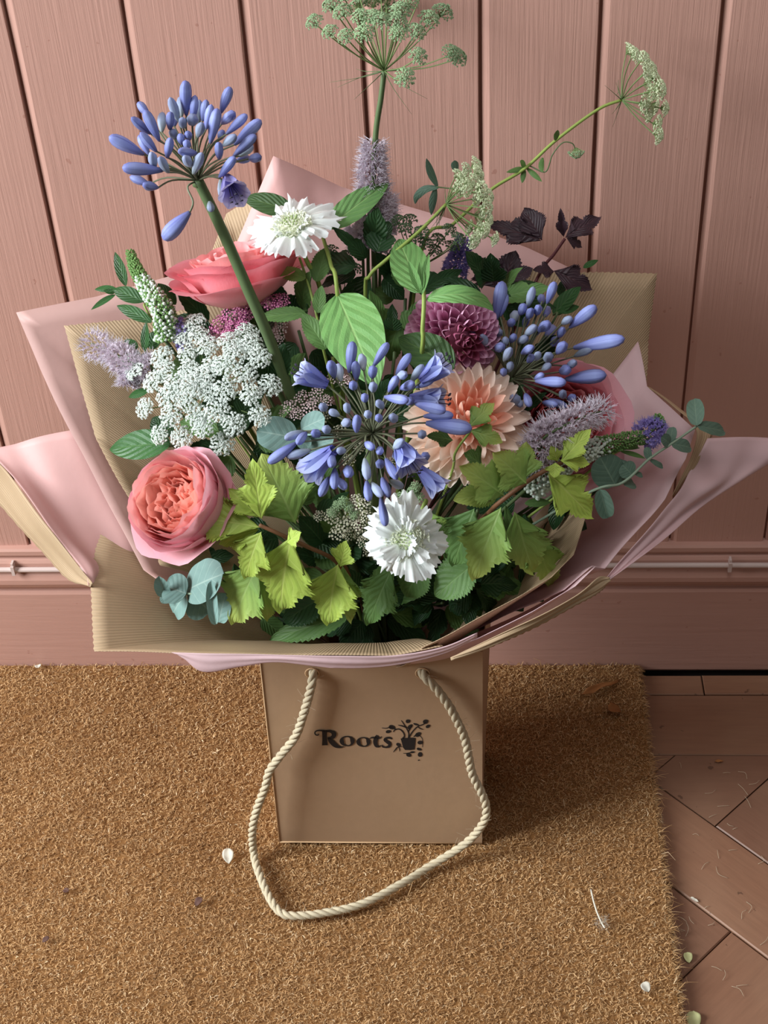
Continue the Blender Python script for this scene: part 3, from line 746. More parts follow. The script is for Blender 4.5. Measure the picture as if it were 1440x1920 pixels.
def add_leaf(parent, mat, base, tip, hw, kind='ovate', up=None, petiole=None, name='leaf', **kw):
    """leaf from base to tip (world points); hw = half width in metres"""
    base = Vector(base); tip = Vector(tip); L = (tip - base).length
    bend = kw.get('bend', .3)
    if up is None: up = camdir(base) * .75 + Vector((-.15, -.1, .65))
    # the chord of a bent blade points below its first direction: turn the blade up by about half the bend
    V, F, UV = blade(kind, L * (1 + .05 * bend * bend), hw, **kw)
    A = np.array(V); tipl = A[-5]; a = math.atan2(-tipl[2], tipl[1])
    Mx = basis(base, tip - base, up) @ Matrix.Rotation(a, 4, 'X')
    me = make_mesh(name, V, F, M[mat], UV)
    o = obj(name, me, parent, Mx)
    if petiole is not None:
        w = tube(crom([Vector(petiole), Vector(petiole).lerp(base, .5) + Vector((0, 0, .002)), base, base.lerp(tip, .04)], 4), .0009, 5)
        wobj2('petiole', w, M['stem'] if mat != 'purple_leaf' else M['stem_dark'], o)
    return o
def wobj2(name, vf, mat, parent, uv=None):                # world-space mesh below a rotated parent
    inv = WM[parent.name].inverted()
    V = [inv @ Vector(v) for v in vf[0]]
    return obj(name, make_mesh(name, V, vf[1], mat, uv), parent, WM[parent.name].copy())
def root_pt(k=0):
    a = RN.uniform(0, 6.28); r = RN.uniform(0, .028)
    return B0 + Vector((r * math.cos(a), r * math.sin(a), -.16))
def add_stem(t, pts, r0, r1=None, mat='stem', name='stem', n=8, seg=8):
    path = crom(pts, seg); r1 = r1 or r0
    return wobj(name, *tube(path, lambda s: r0 + (r1 - r0) * s, n), M[mat], t)
def to_root(p, r):                                         # middle points so that a stem dips into the bunch
    p = Vector(p); w = B0 + Vector(((r.x - B0.x) * .8, (r.y - B0.y) * .8, .02))
    return [p.lerp(w, .45) + Vector((0, .01, -.012)), w, Vector(r)]
def lathe(profile, n=10, rib=0.0, nr=6):                   # profile: (radius, z)
    V = []; UV = []; zmax = profile[-1][1]
    for r, z in profile:
        for k in range(n):
            a = 2 * math.pi * k / n; q = r * (1 + rib * math.cos(nr * a)); V.append((q * math.cos(a), q * math.sin(a), z)); UV.append((k / n * 3 % 1, z / zmax))
    F = grid_faces(n, len(profile), True); F.append(tuple(range(n))[::-1]); F.append(tuple(range((len(profile) - 1) * n, len(profile) * n)))
    return V, F, UV
_bp = [(.26, 0), (.42, .09), (.60, .2), (.84, .38), (.98, .55), (1, .70), (.88, .85), (.55, .955), (.12, 1.0)]
_bq = [(.3, 0), (.5, .1), (.8, .3), (1, .55), (.93, .75), (.6, .92), (.12, 1.0)]
me_bud = make_mesh('flower_bud', *(lambda a: (a[0], a[1]))(lathe(_bp, 18, .07)), M['bud'], lathe(_bp, 18)[2])
me_bud_s = make_mesh('flower_bud', *(lambda a: (a[0], a[1]))(lathe(_bq, 18, .07)), M['bud_pale'], lathe(_bq, 18)[2])
me_bud_m = make_mesh('flower_bud', *(lambda a: (a[0], a[1]))(lathe(_bq, 18, .07)), M['bud'], lathe(_bq, 18)[2])

def on_sphere(hub, px, py, L, far=False):                  # where a sight line meets the sphere of radius L round the hub
    d = ray(px, py).normalized(); oc = CAM_C - hub
    b = d.dot(oc); c = oc.dot(oc) - L * L; D = b * b - c
    if D <= 0: return CAM_C + d * (-b)
    s = math.sqrt(D); return CAM_C + d * ((-b + s) if far else (-b - s))
def tepal_mesh(mat, L, R, k6=True):
    """one of six tepals of a trumpet: funnel along +Z, tip curled outward at +X"""
    V = []; UV = []; nu, nv = 7, 12
    for j in range(nv):
        v = j / (nv - 1); rho = .10 * L + (R - .10 * L) * v ** 2.0
        z = L * (v - .22 * v ** 3.2); w = R * .46 * (.30 + 1.05 * math.sin(math.pi * min(v * .80 + .06, 1)) ** 1.1) * (1 if v < .85 else math.sqrt(max(.02, 1 - ((v - .85) / .152) ** 2)))
        for i in range(nu):
            u = -1 + 2 * i / (nu - 1); V.append((rho - .18 * w * u * u + .05 * R * (u * u) * v, u * w, z - .10 * w * u * u)); UV.append((u * .5 + .5, v))
    return make_mesh('tepal', V, grid_faces(nu, nv), M[mat], UV)
def trumpet(t, hub, base, mouth, R, mat='tepal', pmat='pedicel'):
    base = Vector(base); mouth = Vector(mouth); d = mouth - base; L = d.length
    o = bpy.data.objects.new('open_floret', None); o.empty_display_size = .005
    Mz = zbasis(base, d); link(o, t, Mz)
    me = tepal_mesh(mat, L, R)
    for k in range(6):
        rr = 1.0 if k % 2 else .93
        obj('tepal', me, o, Mz @ Matrix.Rotation(k * math.pi / 3, 4, 'Z') @ Matrix.Diagonal((rr, rr, 1 if k % 2 else 1.02, 1)))
    mb = MB()
    for k in range(6):
        a = k * math.pi / 3 + .5; p1 = Vector((.35 * R * math.cos(a), .35 * R * math.sin(a), L * .92)); p0 = Vector((.04 * L * math.cos(a), .04 * L * math.sin(a), L * .25))
        mb.add(*tube(crom([p0, p0.lerp(p1, .6) * .98, p1], 3), .0002, 4)); mb.add(*tube([p1 - Vector((.0012, 0, 0)), p1 + Vector((.0012, .0004, .0004))], .0006, 5))
    obj('stamens', make_mesh('stamens', mb.V, mb.F, M['anther']), o, Mz)
    ped = crom([hub, hub.lerp(base, .6) + Vector((0, 0, .003)), base, base + d * .06], 4)
    wobj2('pedicel', tube(ped, .0008, 5), M[pmat], o)
def agapanthus(label, crop, hubxy, hubY, stem, Lp, buds, florets, droop=(), rs=.0042):
    hub = P(*K(crop, *hubxy), hubY); r = root_pt()
    t = thing('agapanthus', label, 'flower', r, 'blue agapanthus heads')
    path = [hub] + [P(*K(crop, x, y), Y) for x, y, Y in stem]
    path += to_root(path[-1], r)
    add_stem(t, path, rs, rs * 1.15, 'stem', n=10)
    wobj('receptacle', *tube([hub + Vector((0, 0, -.004)), hub, hub + (hub - path[1]).normalized() * .003], lambda s: rs * (1.15 - .4 * s), 10), M['stem'], t)
    ms = msize(hub)
    for q in buds:
        x0, y0, x1, y1 = q[:4]; far = len(q) > 4 and q[4] == 1
        p0 = K(crop, x0, y0); p1 = K(crop, x1, y1); hp = K(crop, *hubxy)
        lpx = math.hypot(p1[0] - p0[0], p1[1] - p0[1]); small = lpx < 22
        L0 = max(Lp * (.8 if small else 1.0), math.hypot(p0[0] - hp[0], p0[1] - hp[1]) * ms * .98)
        base = on_sphere(hub, *p0, L0, far)
        Lb = max(lpx * ms * 1.02, .011 if small else .017)
        # tip on its own sight line, further from the hub
        tip = on_sphere(hub, *p1, max((base - hub).length + Lb * .85, math.hypot(p1[0] - hp[0], p1[1] - hp[1]) * ms * .99), far)
        if (tip - base).length > 1.5 * Lb: tip = base + (tip - base).normalized() * Lb * 1.15
        d = tip - base; Lr = d.length
        rad = min(max(Lr * .165, .0034), .0060) if not small else min(max(Lr * .27, .0030), .0046)
        me = (me_bud if Lr > .021 else (me_bud_s if RN.rand() < .45 else me_bud_m))
        o = obj('flower_bud', me, t, zbasis(base, d, RN.uniform(0, 6)) @ Matrix.Diagonal((rad, rad, Lr, 1)))
        ped = crom([hub, hub.lerp(base, .55) + Vector(RN.normal(0, .0012, 3)) + (hub - path[1]).normalized() * .003, base, base + d * .04], 4)
        inv = WM[o.name].inverted(); V, F = tube(ped, .00072, 5)
        obj('pedicel', make_mesh('pedicel', [inv @ v for v in V], F, M['pedicel']), o, WM[o.name].copy())
    for (x0, y0, x1, y1, R, *rest) in florets:
        far = bool(rest and rest[0]); p0 = K(crop, x0, y0); p1 = K(crop, x1, y1); hp = K(crop, *hubxy)
        base = on_sphere(hub, *p0, max(Lp, math.hypot(p0[0] - hp[0], p0[1] - hp[1]) * ms), far)
        tip = on_sphere(hub, *p1, max((base - hub).length + .02, math.hypot(p1[0] - hp[0], p1[1] - hp[1]) * ms), far)
        d = tip - base; Ld = min(max(d.length, .030), .042)
        trumpet(t, hub, base, base + d.normalized() * Ld, R / crop[2] * ms, 'tepal_lilac' if rest and len(rest) > 1 else 'tepal')
    return t, hub
A_buds = [(395, 610, 160, 490), (520, 720, 250, 700), (430, 812, 300, 760, 1), (490, 835, 390, 815), (500, 520, 400, 310), (440, 470, 310, 360), (430, 350, 355, 258, 1), (480, 590, 370, 460), (430, 612, 360, 480, 1),
          (515, 460, 520, 325, 1), (570, 440, 575, 325), (630, 385, 570, 225), (682, 345, 675, 112), (650, 355, 640, 220, 1), (722, 380, 742, 210), (765, 400, 770, 240, 1), (792, 385, 818, 240, 1), (815, 440, 852, 272), (845, 535, 892, 300),
          (915, 330, 978, 155), (922, 402, 1002, 330), (950, 475, 1092, 340), (1005, 545, 1187, 378), (1000, 622, 1152, 478), (1040, 622, 1132, 548, 1), (903, 765, 1010, 628), (1022, 652, 1112, 636, 1), (1108, 640, 1182, 628), (905, 642, 900, 530),
          (930, 552, 1018, 480), (905, 512, 930, 450), (758, 492, 788, 398), (728, 742, 788, 598), (716, 692, 668, 625), (752, 602, 628, 588), (690, 572, 682, 518), (552, 632, 575, 498), (652, 542, 640, 472), (600, 502, 590, 448), (702, 512, 690, 460),
          (470, 702, 445, 598), (562, 732, 498, 628), (662, 432, 655, 368), (722, 402, 726, 358), (915, 775, 925, 912, 1), (600, 420, 610, 300, 1), (860, 420, 905, 340, 1)]
tA, hA = agapanthus('tall blue agapanthus head of closed buds standing out at the upper left', C1, (760, 785), -.195, [(870, 1010, -.20), (980, 1250, -.205), (1100, 1530, -.212), (1220, 1800, -.215), (1335, 2100, -.212)], .046, A_buds, [(958, 765, 1010, 890, 110, 0, 1)])
# the one bud that hangs down on a curved stalk, and the bud stuck to the stem
b0 = P(*K(C1, 705, 1000), -.215); b1 = P(*K(C1, 525, 1185), -.222)
o = obj('drooping_bud', me_bud, tA, zbasis(b0, b1 - b0) @ Matrix.Diagonal((.0058, .0058, (b1 - b0).length, 1)))
inv = WM[o.name].inverted(); V, F = tube(crom([hA, P(*K(C1, 690, 830), -.205), P(*K(C1, 727, 930), -.213), b0, b0.lerp(b1, .05)], 5), .0008, 5)
obj('pedicel', make_mesh('pedicel', [inv @ v for v in V], F, M['pedicel']), o, WM[o.name].copy())
q0 = P(*K(C1, 838, 925), -.209); q1 = P(*K(C1, 852, 1000), -.212)
obj('flower_bud', me_bud_s, tA, zbasis(q0, q1 - q0) @ Matrix.Diagonal((.0030, .0030, (q1 - q0).length, 1)))

B_buds = [(560, 285, 580, 115), (600, 325, 595, 222), (640, 272, 626, 186, 1), (690, 252, 772, 122), (685, 312, 690, 252), (588, 372, 575, 328), (482, 312, 458, 226), (516, 332, 500, 238, 1), (645, 442, 645, 402), (690, 387, 690, 342), (815, 297, 892, 180),
          (825, 307, 888, 282), (775, 388, 822, 302), (895, 332, 962, 240), (838, 372, 908, 342), (752, 415, 880, 435), (745, 477, 712, 438), (918, 362, 1018, 318), (962, 520, 1124, 515), (975, 556, 1224, 588), (918, 452, 1082, 492),
          (600, 605, 604, 515), (525, 562, 572, 545), (508, 517, 452, 488), (432, 482, 402, 452), (555, 502, 545, 452), (312, 600, 212, 642), (328, 608, 262, 692), (278, 662, 122, 772), (352, 702, 222, 742), (402, 622, 352, 600), (452, 596, 416, 584),
          (542, 706, 498, 706), (470, 728, 465, 792), (452, 848, 402, 955), (482, 800, 480, 915), (500, 855, 568, 948), (385, 742, 352, 738), (645, 748, 660, 865), (655, 868, 668, 980), (680, 878, 738, 955), (738, 850, 774, 960),
          (730, 960, 758, 1114), (758, 748, 818, 862), (732, 792, 722, 758), (648, 662, 692, 694), (732, 690, 722, 718), (802, 692, 852, 648), (962, 612, 928, 640), (980, 742, 940, 708), (832, 742, 798, 718), (550, 792, 562, 842), (815, 542, 788, 520), (725, 545, 718, 518), (668, 525, 658, 498), (870, 445, 912, 428), (780, 870, 850, 900, 1)]
tB, hB = agapanthus('wide open agapanthus head with flared blooms in the centre front', C5, (685, 612), -.325, [(680, 700, -.30)], .040, B_buds,
           [(440, 350, 268, 268, 82), (478, 700, 306, 852, 90), (825, 655, 912, 822, 100), (940, 800, 1062, 925, 78, 1), (950, 330, 1090, 215, 84), (890, 425, 1120, 430, 84, 1)])
C_buds = [(490, 920, 525, 712), (512, 902, 548, 778), (442, 985, 435, 842), (398, 948, 342, 898), (415, 1002, 358, 958), (440, 1062, 412, 1002), (460, 1062, 440, 1000, 1), (660, 852, 692, 742), (620, 892, 642, 838), (735, 832, 735, 768, 1), (765, 832, 808, 716), (662, 912, 688, 848),
          (708, 892, 728, 828), (752, 902, 778, 838, 1), (560, 952, 592, 908), (648, 1002, 705, 952), (718, 982, 775, 938), (845, 942, 898, 908), (888, 962, 1030, 846), (828, 1012, 862, 950), (500, 1002, 516, 968), (540, 1062, 540, 1014), (568, 1042, 592, 1000), (608, 1042, 660, 1014),
          (488, 1082, 528, 1060), (532, 1142, 572, 1072), (628, 1102, 692, 1064), (558, 1202, 572, 1148), (530, 1222, 530, 1188), (910, 1072, 1184, 1022), (912, 1118, 1018, 1068), (818, 1102, 862, 1050), (788, 1062, 822, 1018, 1), (758, 1142, 782, 1108), (738, 1192, 785, 1158), (698, 1242, 748, 1214),
          (878, 1172, 934, 1138), (838, 1202, 884, 1184), (865, 1242, 1086, 1218), (702, 1252, 868, 1258), (850, 1342, 852, 1268), (778, 1350, 874, 1394), (742, 1366, 824, 1380), (878, 1352, 934, 1328), (648, 1320, 672, 1388), (612, 1372, 578, 1334), (612, 1352, 622, 1388), (580, 930, 600, 880, 1), (690, 1010, 720, 960, 1), (640, 960, 660, 905, 1), (760, 1010, 800, 960, 1), (700, 1140, 725, 1095), (660, 1150, 690, 1110)]
tC, hC = agapanthus('agapanthus head of slim blue buds fanning to the right by the kraft sheet', C3, (572, 1240), -.205, [(540, 1330, -.20)], .040, C_buds, [])

# ---------------------------------------------------------------- roses
def rose(label, centre, axis, R, layers, mats, seed, H=1.0):
    rs = np.random.RandomState(seed); c = Vector(centre); axis = Vector(axis).normalized(); r = root_pt()
    t = thing('garden_rose', label, 'flower', r, 'garden roses')
    Mz = zbasis(c, axis, rs.uniform(0, 6))
    add_stem(t, [c - axis * R * .75, c - axis * R * 1.2] + to_root(c - axis * R * 1.2, r), .0026, .003, 'stem', n=8)
    for li, (rr, hh, fl, n, mi, ruf, z0) in enumerate(layers):
        ph0 = rs.uniform(0, 6.28)
        for k in range(n):
            f0 = ph0 + 2 * math.pi * k / n + rs.normal(0, .12); aw = (2 * math.pi / n) * rs.uniform(.72, .92); ph = rs.uniform(0, 6.28, 5)
            r_ = rr * R * rs.uniform(.94, 1.05); h_ = hh * R * H * rs.uniform(.93, 1.06); f_ = fl * rs.uniform(.7, 1.25); V = []; UV = []; nu, nv = 15, 12
            ox, oy = (rs.normal(0, .06 * R), rs.normal(0, .06 * R)) if rr < .5 else (0, 0)
            for j in range(nv):
                v = j / (nv - 1)
                wid = (.42 + .58 * min(1, v * 1.9) ** .7)
                for i in range(nu):
                    u = -1 + 2 * i / (nu - 1)
                    vv = v * (1 - .20 * abs(u) ** 2.4 - .05 * (1 - abs(u)) ** 3 * math.sin(ph[3]))
                    rad = r_ * (.30 + .70 * math.sin(min(vv * 1.35, 1) * math.pi / 2) ** .9) - .10 * r_ * max(0, vv - .55) * (1 if rr < .75 else 0)
                    cur = max(0, vv - .58) / .42
                    rad += f_ * R * cur ** 1.8
                    z = (z0 + hh * 0) * R + h_ * (vv - .34 * f_ * cur ** 2.2)
                    rad += ruf * R * math.sin(u * 5 + ph[0]) * vv ** 3 + ruf * .6 * R * math.sin(u * 11 + ph[1]) * vv ** 4
                    z += ruf * .5 * R * math.sin(u * 7 + ph[2]) * vv ** 3
                    # outer edge of a petal slips over its neighbour
                    rad += .05 * R * u * vv
                    a = f0 + u * aw * wid
                    V.append((ox + rad * math.cos(a), oy + rad * math.sin(a), z - .62 * R)); UV.append((u * .5 + .5, v))
            obj('petal', make_mesh('petal', V, grid_faces(nu, nv), M[mats[mi]], UV), t, Mz)
    for k in range(5):
        V, F, UV = blade('lance', R * .7, R * .16, bend=.8, nu=5, nv=8)
        obj('sepal', make_mesh('sepal', V, F, M['stem'], UV), t, Mz @ Matrix.Translation((0, 0, -.62 * R)) @ Matrix.Rotation(k * 1.2566, 4, 'Z') @ Matrix.Rotation(-.1, 4, 'X'))
    return t
# (radius, height, flare, petals, material, ruffle, base height)
cup = [(.97, .92, .34, 5, 0, .030, .02), (.90, 1.10, .20, 5, 0, .028, .02), (.82, 1.20, .10, 6, 0, .026, .02), (.74, 1.22, .05, 6, 1, .028, .02), (.66, 1.20, .02, 6, 1, .034, .02), (.57, 1.14, .02, 6, 2, .042, .02),
       (.48, 1.10, .0, 6, 2, .05, .02), (.39, 1.05, .0, 5, 2, .06, .02), (.30, 1.02, .0, 5, 2, .06, .02), (.21, .98, .0, 4, 2, .06, .02), (.12, .95, .0, 3, 2, .05, .02)]
cupr = [(.99, .80, .30, 5, 0, .035, .0), (.98, 1.14, .12, 5, 0, .03, .0), (.93, 1.36, .04, 5, 0, .028, .0), (.86, 1.42, .02, 6, 1, .03, .0), (.78, 1.40, .0, 6, 1, .034, .0), (.68, 1.32, .0, 6, 2, .045, .0), (.58, 1.26, .0, 6, 2, .055, .0), (.47, 1.2, .0, 6, 2, .065, .0), (.36, 1.16, .0, 5, 2, .07, .0), (.25, 1.12, .0, 5, 2, .07, .0), (.14, 1.08, .0, 3, 2, .06, .0)]
p = P(350, 948, -.285)
rose('large cupped garden rose, pale pink outside and coral inside, at the lower left', p, camdir(p) * .62 + Vector((-.52, -.05, .42)), .0400, cupr, ('rose_out', 'rose_mid', 'rose_in'), 3)
hib = [(1.0, .72, .40, 5, 0, .05, .0), (.98, 1.0, .30, 5, 0, .04, .0), (.88, 1.10, .22, 5, 0, .03, .02), (.74, 1.12, .16, 6, 1, .028, .02), (.62, 1.12, .10, 6, 1, .034, .02), (.50, 1.1, .06, 6, 1, .04, .02), (.38, 1.06, .02, 5, 1, .05, .02), (.26, 1.04, 0, 4, 1, .05, .02), (.14, 1.0, 0, 3, 1, .05, .02)]
p = P(447, 512, -.148)
rose('pink garden rose seen from the side below the tall agapanthus', p, Vector((-.16, .36, 1)), .0445, hib, ('rosep_out', 'rosep_in'), 5, .95)
p = P(1052, 795, -.205)
rose('salmon pink garden rose half hidden behind the lilac mint spike on the right', p, camdir(p) * .9 + Vector((.25, -.1, .25)), .0455, cup, ('rose_out', 'rosep_out', 'rosep_in'), 8)

# ---------------------------------------------------------------- dahlias
def dahlia(label, centre, axis, R, n, W, mats, seed, kind='petal', open_=1.75, Lk=.42, cupk=.9, name='dahlia', cat='flower', core=.12):
    rs = np.random.RandomState(seed); c = Vector(centre); axis = Vector(axis).normalized(); r = root_pt()
    t = thing(name, label, cat, r)
    Mz = zbasis(c, axis, rs.uniform(0, 6))
    add_stem(t, [c - axis * R * .4, c - axis * R * 1.3] + to_root(c - axis * R * 1.3, r), .0024, .0028, 'stem')
    mb = MB(); V, F, UVr = lathe([(.02 * R, -.4 * R), (.30 * R, -.3 * R), (.42 * R, 0), (.34 * R, .30 * R), (.05 * R, .42 * R)], 14)
    obj('receptacle', make_mesh('receptacle', V, F, M[mats[1]], UVr), t, Mz)
    mes = []
    for k in range(5):
        V, F, UV = blade(kind, 1.0, W, fold=.0, bend=-.25 - .1 * k, cup=cupk + .12 * k, wave=.012, nu=7, nv=9, seed=k)
        mes.append((V, F, UV))
    out = [make_mesh('petal', V, F, M[mats[0]], UV) for V, F, UV in mes]; inn = [make_mesh('petal', V, F, M[mats[1]], UV) for V, F, UV in mes]
    for i in range(n):
        f = (i + .5) / n; th = open_ * f ** .58; ph = i * 2.39996
        d = Vector((math.sin(th) * math.cos(ph), math.sin(th) * math.sin(ph), math.cos(th)))
        L = R * Lk * (.72 + .48 * min(1, f * 2.2)) * rs.uniform(.94, 1.06)
        # petals lie outward: lean from the radial direction toward the rim
        rim = Vector((math.cos(th) * math.cos(ph), math.cos(th) * math.sin(ph), -math.sin(th)))
        lean = .25 + .35 * min(1, f * 1.5)
        y = d * (1 - lean * .3) + rim * lean * .55
        b = d * (R * (1 - .0) - L * .92)
        mm = basis(b, y, -rim + d * .3)                # inner face looks to the middle
        s = L
        obj('petal', (inn if f < core else out)[i % 5], t, Mz @ mm @ Matrix.Diagonal((s, s, s, 1)))
    return t
p = P(848, 628, -.188)
dahlia('mauve pink ball dahlia with tightly packed petals beside the right agapanthus', p, camdir(p) * .8 + Vector((.30, -.1, -.12)), .0385, 190, .30, ('dahlia', 'dahlia_in'), 2)
p = P(876, 800, -.245)
dahlia('peach dahlia with long pale petals half hidden behind the centre agapanthus', p, camdir(p) * .6 + Vector((.1, -.1, .55)), .050, 100, .15, ('peach', 'coral'), 4, 'narrow', 1.6, .72, .6, core=.22)

# ---------------------------------------------------------------- white scabious
def frilly(L, W, teeth, seed):
    rs = np.random.RandomState(seed); V = []; UV = []; nu, nv = 13, 10; j_ = rs.normal(0, .07, nu); ph = rs.uniform(0, 6.28, 3)
    for j in range(nv):
        v = j / (nv - 1); w = W * (.22 + .78 * v ** .8)
        for i in range(nu):
            u = -1 + 2 * i / (nu - 1); tip = (1 - .16 * abs(u) ** 2.5 + (j_[i] if v > .85 else 0) + (.05 * ((i * teeth) % 2) if v > .95 else 0))
            V.append((u * w, L * v * tip, .10 * L * math.sin(v * 2.2 + ph[0] * .3) + .07 * L * v * math.sin(u * 5 + ph[1]) + .05 * L * v * v * math.sin(u * 10 + ph[2]) - .12 * L * v * v)); UV.append((u * .5 + .5, v))
    return V, grid_faces(nu, nv), UV
def scabious(label, centre, axis, R, stem, seed, wild=0.0, full=0, PW=.34):
    rs = np.random.RandomState(seed); c = Vector(centre); axis = Vector(axis).normalized(); r = root_pt()
    t = thing('scabious', label, 'flower', r, 'white scabious')
    Mz = zbasis(c, axis, rs.uniform(0, 6))
    pts = [c - axis * .006] + stem; pts += to_root(pts[-1], r); add_stem(t, pts, .0018, .0022, 'stem_lime')
    ms = [make_mesh('petal', *(lambda a: (a[0], a[1]))(frilly(1, PW, 1, seed * 10 + k)), M['white_petal'], frilly(1, PW, 1, seed * 10 + k)[2]) for k in range(5)]
    for ring, (n, r0, L, tilt) in enumerate(((11, .22, .84, -.02), (7, .22, .62, .22), (12, .22, .28, .7)) if not full else ((12, .22, .88, -.25), (11, .2, .72, .1), (10, .18, .52, .45), (10, .14, .36, .85))):
        for k in range(n):
            a = 2 * math.pi * (k + .5 * ring) / n + rs.normal(0, .07); l = L * R * (rs.uniform(.72, 1.12) if full else rs.uniform(.84, 1.12))
            mm = Matrix.Rotation(a, 4, 'Z') @ Matrix.Translation((0, r0 * R, .02 * R * ring)) @ Matrix.Rotation(tilt + rs.normal(0, .09 + wild), 4, 'X') @ Matrix.Rotation(rs.normal(0, .15), 4, 'Y')
            obj('petal', ms[rs.randint(5)], t, Mz @ mm @ Matrix.Diagonal((l, l, l, 1)))
    V, F, _ = lathe([(.1 * R, -.14 * R), (.3 * R, -.08 * R), (.30 * R, .02 * R), (.26 * R, .10 * R), (.14 * R, .16 * R), (.02 * R, .18 * R)], 16)
    obj('flower_disc', make_mesh('flower_disc', V, F, M['cream_floret']), t, Mz)
    V1, F1, V2, F2 = [], [], [], []
    ma, mc = MB(), MB()
    for k in range(130):
        f = (k + .5) / 130; th = 1.5 * f ** .5; ph = k * 2.39996
        d = Vector((math.sin(th) * math.cos(ph), math.sin(th) * math.sin(ph), math.cos(th) * .55)); q = d * .36 * R
        s = R * (.034 + .055 * f) * rs.uniform(.8, 1.2)
        if f < .14: V, F = tube([q, q + d * s * 1.2, q + d * s * 1.9], lambda z: s * (.8 - .45 * z), 6); ma.add(V, F)
        else:
            B = zbasis(q + d * s * rs.uniform(.3, 1.6), d + Vector(rs.normal(0, .3, 3)), rs.uniform(0, 6))
            pts = [B @ Vector((0, 0, -s * .6))] + [B @ Vector((math.cos(a) * s * (1.5 if m % 2 else .7), math.sin(a) * s * (1.5 if m % 2 else .7), s * .3)) for m, a in enumerate(np.linspace(0, 2 * math.pi, 10, endpoint=False))]
            mc.add(pts, [(0, 1 + m, 1 + (m + 1) % 10) for m in range(10)])
    tag(obj('disc_buds', make_mesh('disc_buds', ma.V, ma.F, M['green_floret']), t, Mz), None, None, None, 'stuff')
    tag(obj('disc_florets', make_mesh('disc_florets', mc.V, mc.F, M['cream_floret'], None, False), t, Mz), None, None, None, 'stuff')
    return t
p = KD(C2, 312, 535, -.02)
scabious('white scabious with ragged petals in front of the pink tissue point', p, Vector((-.18, -.16, 1)), .0345, [KD(C2, 390, 720, .0), KD(C2, 480, 940, .03)], 1)
p = KD(C5, 868, 1190, -.03)
scabious('full white scabious nodding forward below the centre agapanthus', p, camdir(p) * .85 + Vector((-.05, -.15, .1)), .0335, [KD(C5, 905, 1130, .012), KD(C5, 975, 980, .02)], 2, .30, 1)

# ---------------------------------------------------------------- umbels
def umbellet_mesh(mat, n, seed, fr=.13, dome_=.35, stalk='ray_green', dense=False):
    """unit dome of tiny star flowers, facing +Z, with hair-fine stalks"""
    rs = np.random.RandomState(seed); A = MB(); S = MB()
    for k in range(n):
        f = (k + .5) / n; r = f ** .5; a = k * 2.39996 + rs.normal(0, .15)
        q = Vector((r * math.cos(a), r * math.sin(a), dome_ * (1 - r * r) + rs.normal(0, .05)))
        d = Vector((q.x * .7, q.y * .7, .8)) + Vector(rs.normal(0, .2, 3)); B = zbasis(q, d, rs.uniform(0, 6)); s = fr * rs.uniform(.75, 1.2)
        pts = [B @ Vector((0, 0, s * .5)), B @ Vector((0, 0, -s * .7))] + [B @ Vector((math.cos(g) * s * (1.15 if m % 2 else .62), math.sin(g) * s * (1.15 if m % 2 else .62), s * (.18 if m % 2 else -.05))) for m, g in enumerate(np.linspace(0, 2 * math.pi, 10, endpoint=False))]
        A.add(pts, [(0, 2 + m, 2 + (m + 1) % 10) for m in range(10)] + [(1, 2 + (m + 1) % 10, 2 + m) for m in range(10)])
        if k % 2 == 0: S.add(*tube([Vector((0, 0, -.45)), q - d.normalized() * s * .5], .018, 3, False))
    nf = len(A.F); A.add(S.V, S.F)
    me = make_mesh('umbellet', A.V, A.F, M[mat], None, False); me.materials.append(M[stalk])
    me.polygons.foreach_set('material_index', [0] * nf + [1] * (len(A.F) - nf)); me.update()
    return me
UW = [umbellet_mesh('ammi_white', 105, k, .125, .26) for k in range(4)]
UCm = [umbellet_mesh('ammi_cream', 70, 10 + k, .15, .5) for k in range(4)]
UG = [umbellet_mesh('ammi_green', 80, 20 + k, .135, .75) for k in range(4)]
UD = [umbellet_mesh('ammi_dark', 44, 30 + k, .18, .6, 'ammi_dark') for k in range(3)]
def umbel(name, label, hub, stem, heads, meshes, axis, out=.6, rs=.0018, smat='stem_lime', bracts=6, ray=.0005, group='umbel flowers', blen=.02):
    """heads: (point, radius); each small head looks along axis and away from the hub"""
    r = root_pt(); t = thing(name, label, 'flower', r, group); hub = Vector(hub); axis = Vector(axis).normalized()
    pts = [hub] + stem; pts += to_root(pts[-1], r); add_stem(t, pts, rs, rs * 1.2, smat)
    for i, (q, R) in enumerate(heads):
        q = Vector(q); d = (q - hub).normalized() * out + axis * (1 - out)
        o = obj('umbellet', meshes[i % len(meshes)], t, zbasis(q, d, RN.uniform(0, 6)) @ Matrix.Diagonal((R, R, R, 1)))
        e = q - d.normalized() * R * .42; m_ = hub.lerp(e, .55) + axis * (-.04 * (e - hub).length)
        inv = WM[o.name].inverted(); V, F = tube(crom([hub, m_, e], 4), ray, 4)
        obj('ray', make_mesh('ray', [inv @ v for v in V], F, M['ray_green']), o, WM[o.name].copy())
    for k in range(bracts):
        d = Vector(RN.normal(0, 1, 3)); d = (d - axis * d.dot(axis)).normalized() - axis * .35
        c = crom([hub, hub + d * blen * .6, hub + d * blen * RN.uniform(.9, 1.4) + Vector(RN.normal(0, .003, 3))], 3)
        wobj('bract', *tube(c, lambda s: .0005 * (1 - .8 * s), 3), M['stem'], t)
    return t
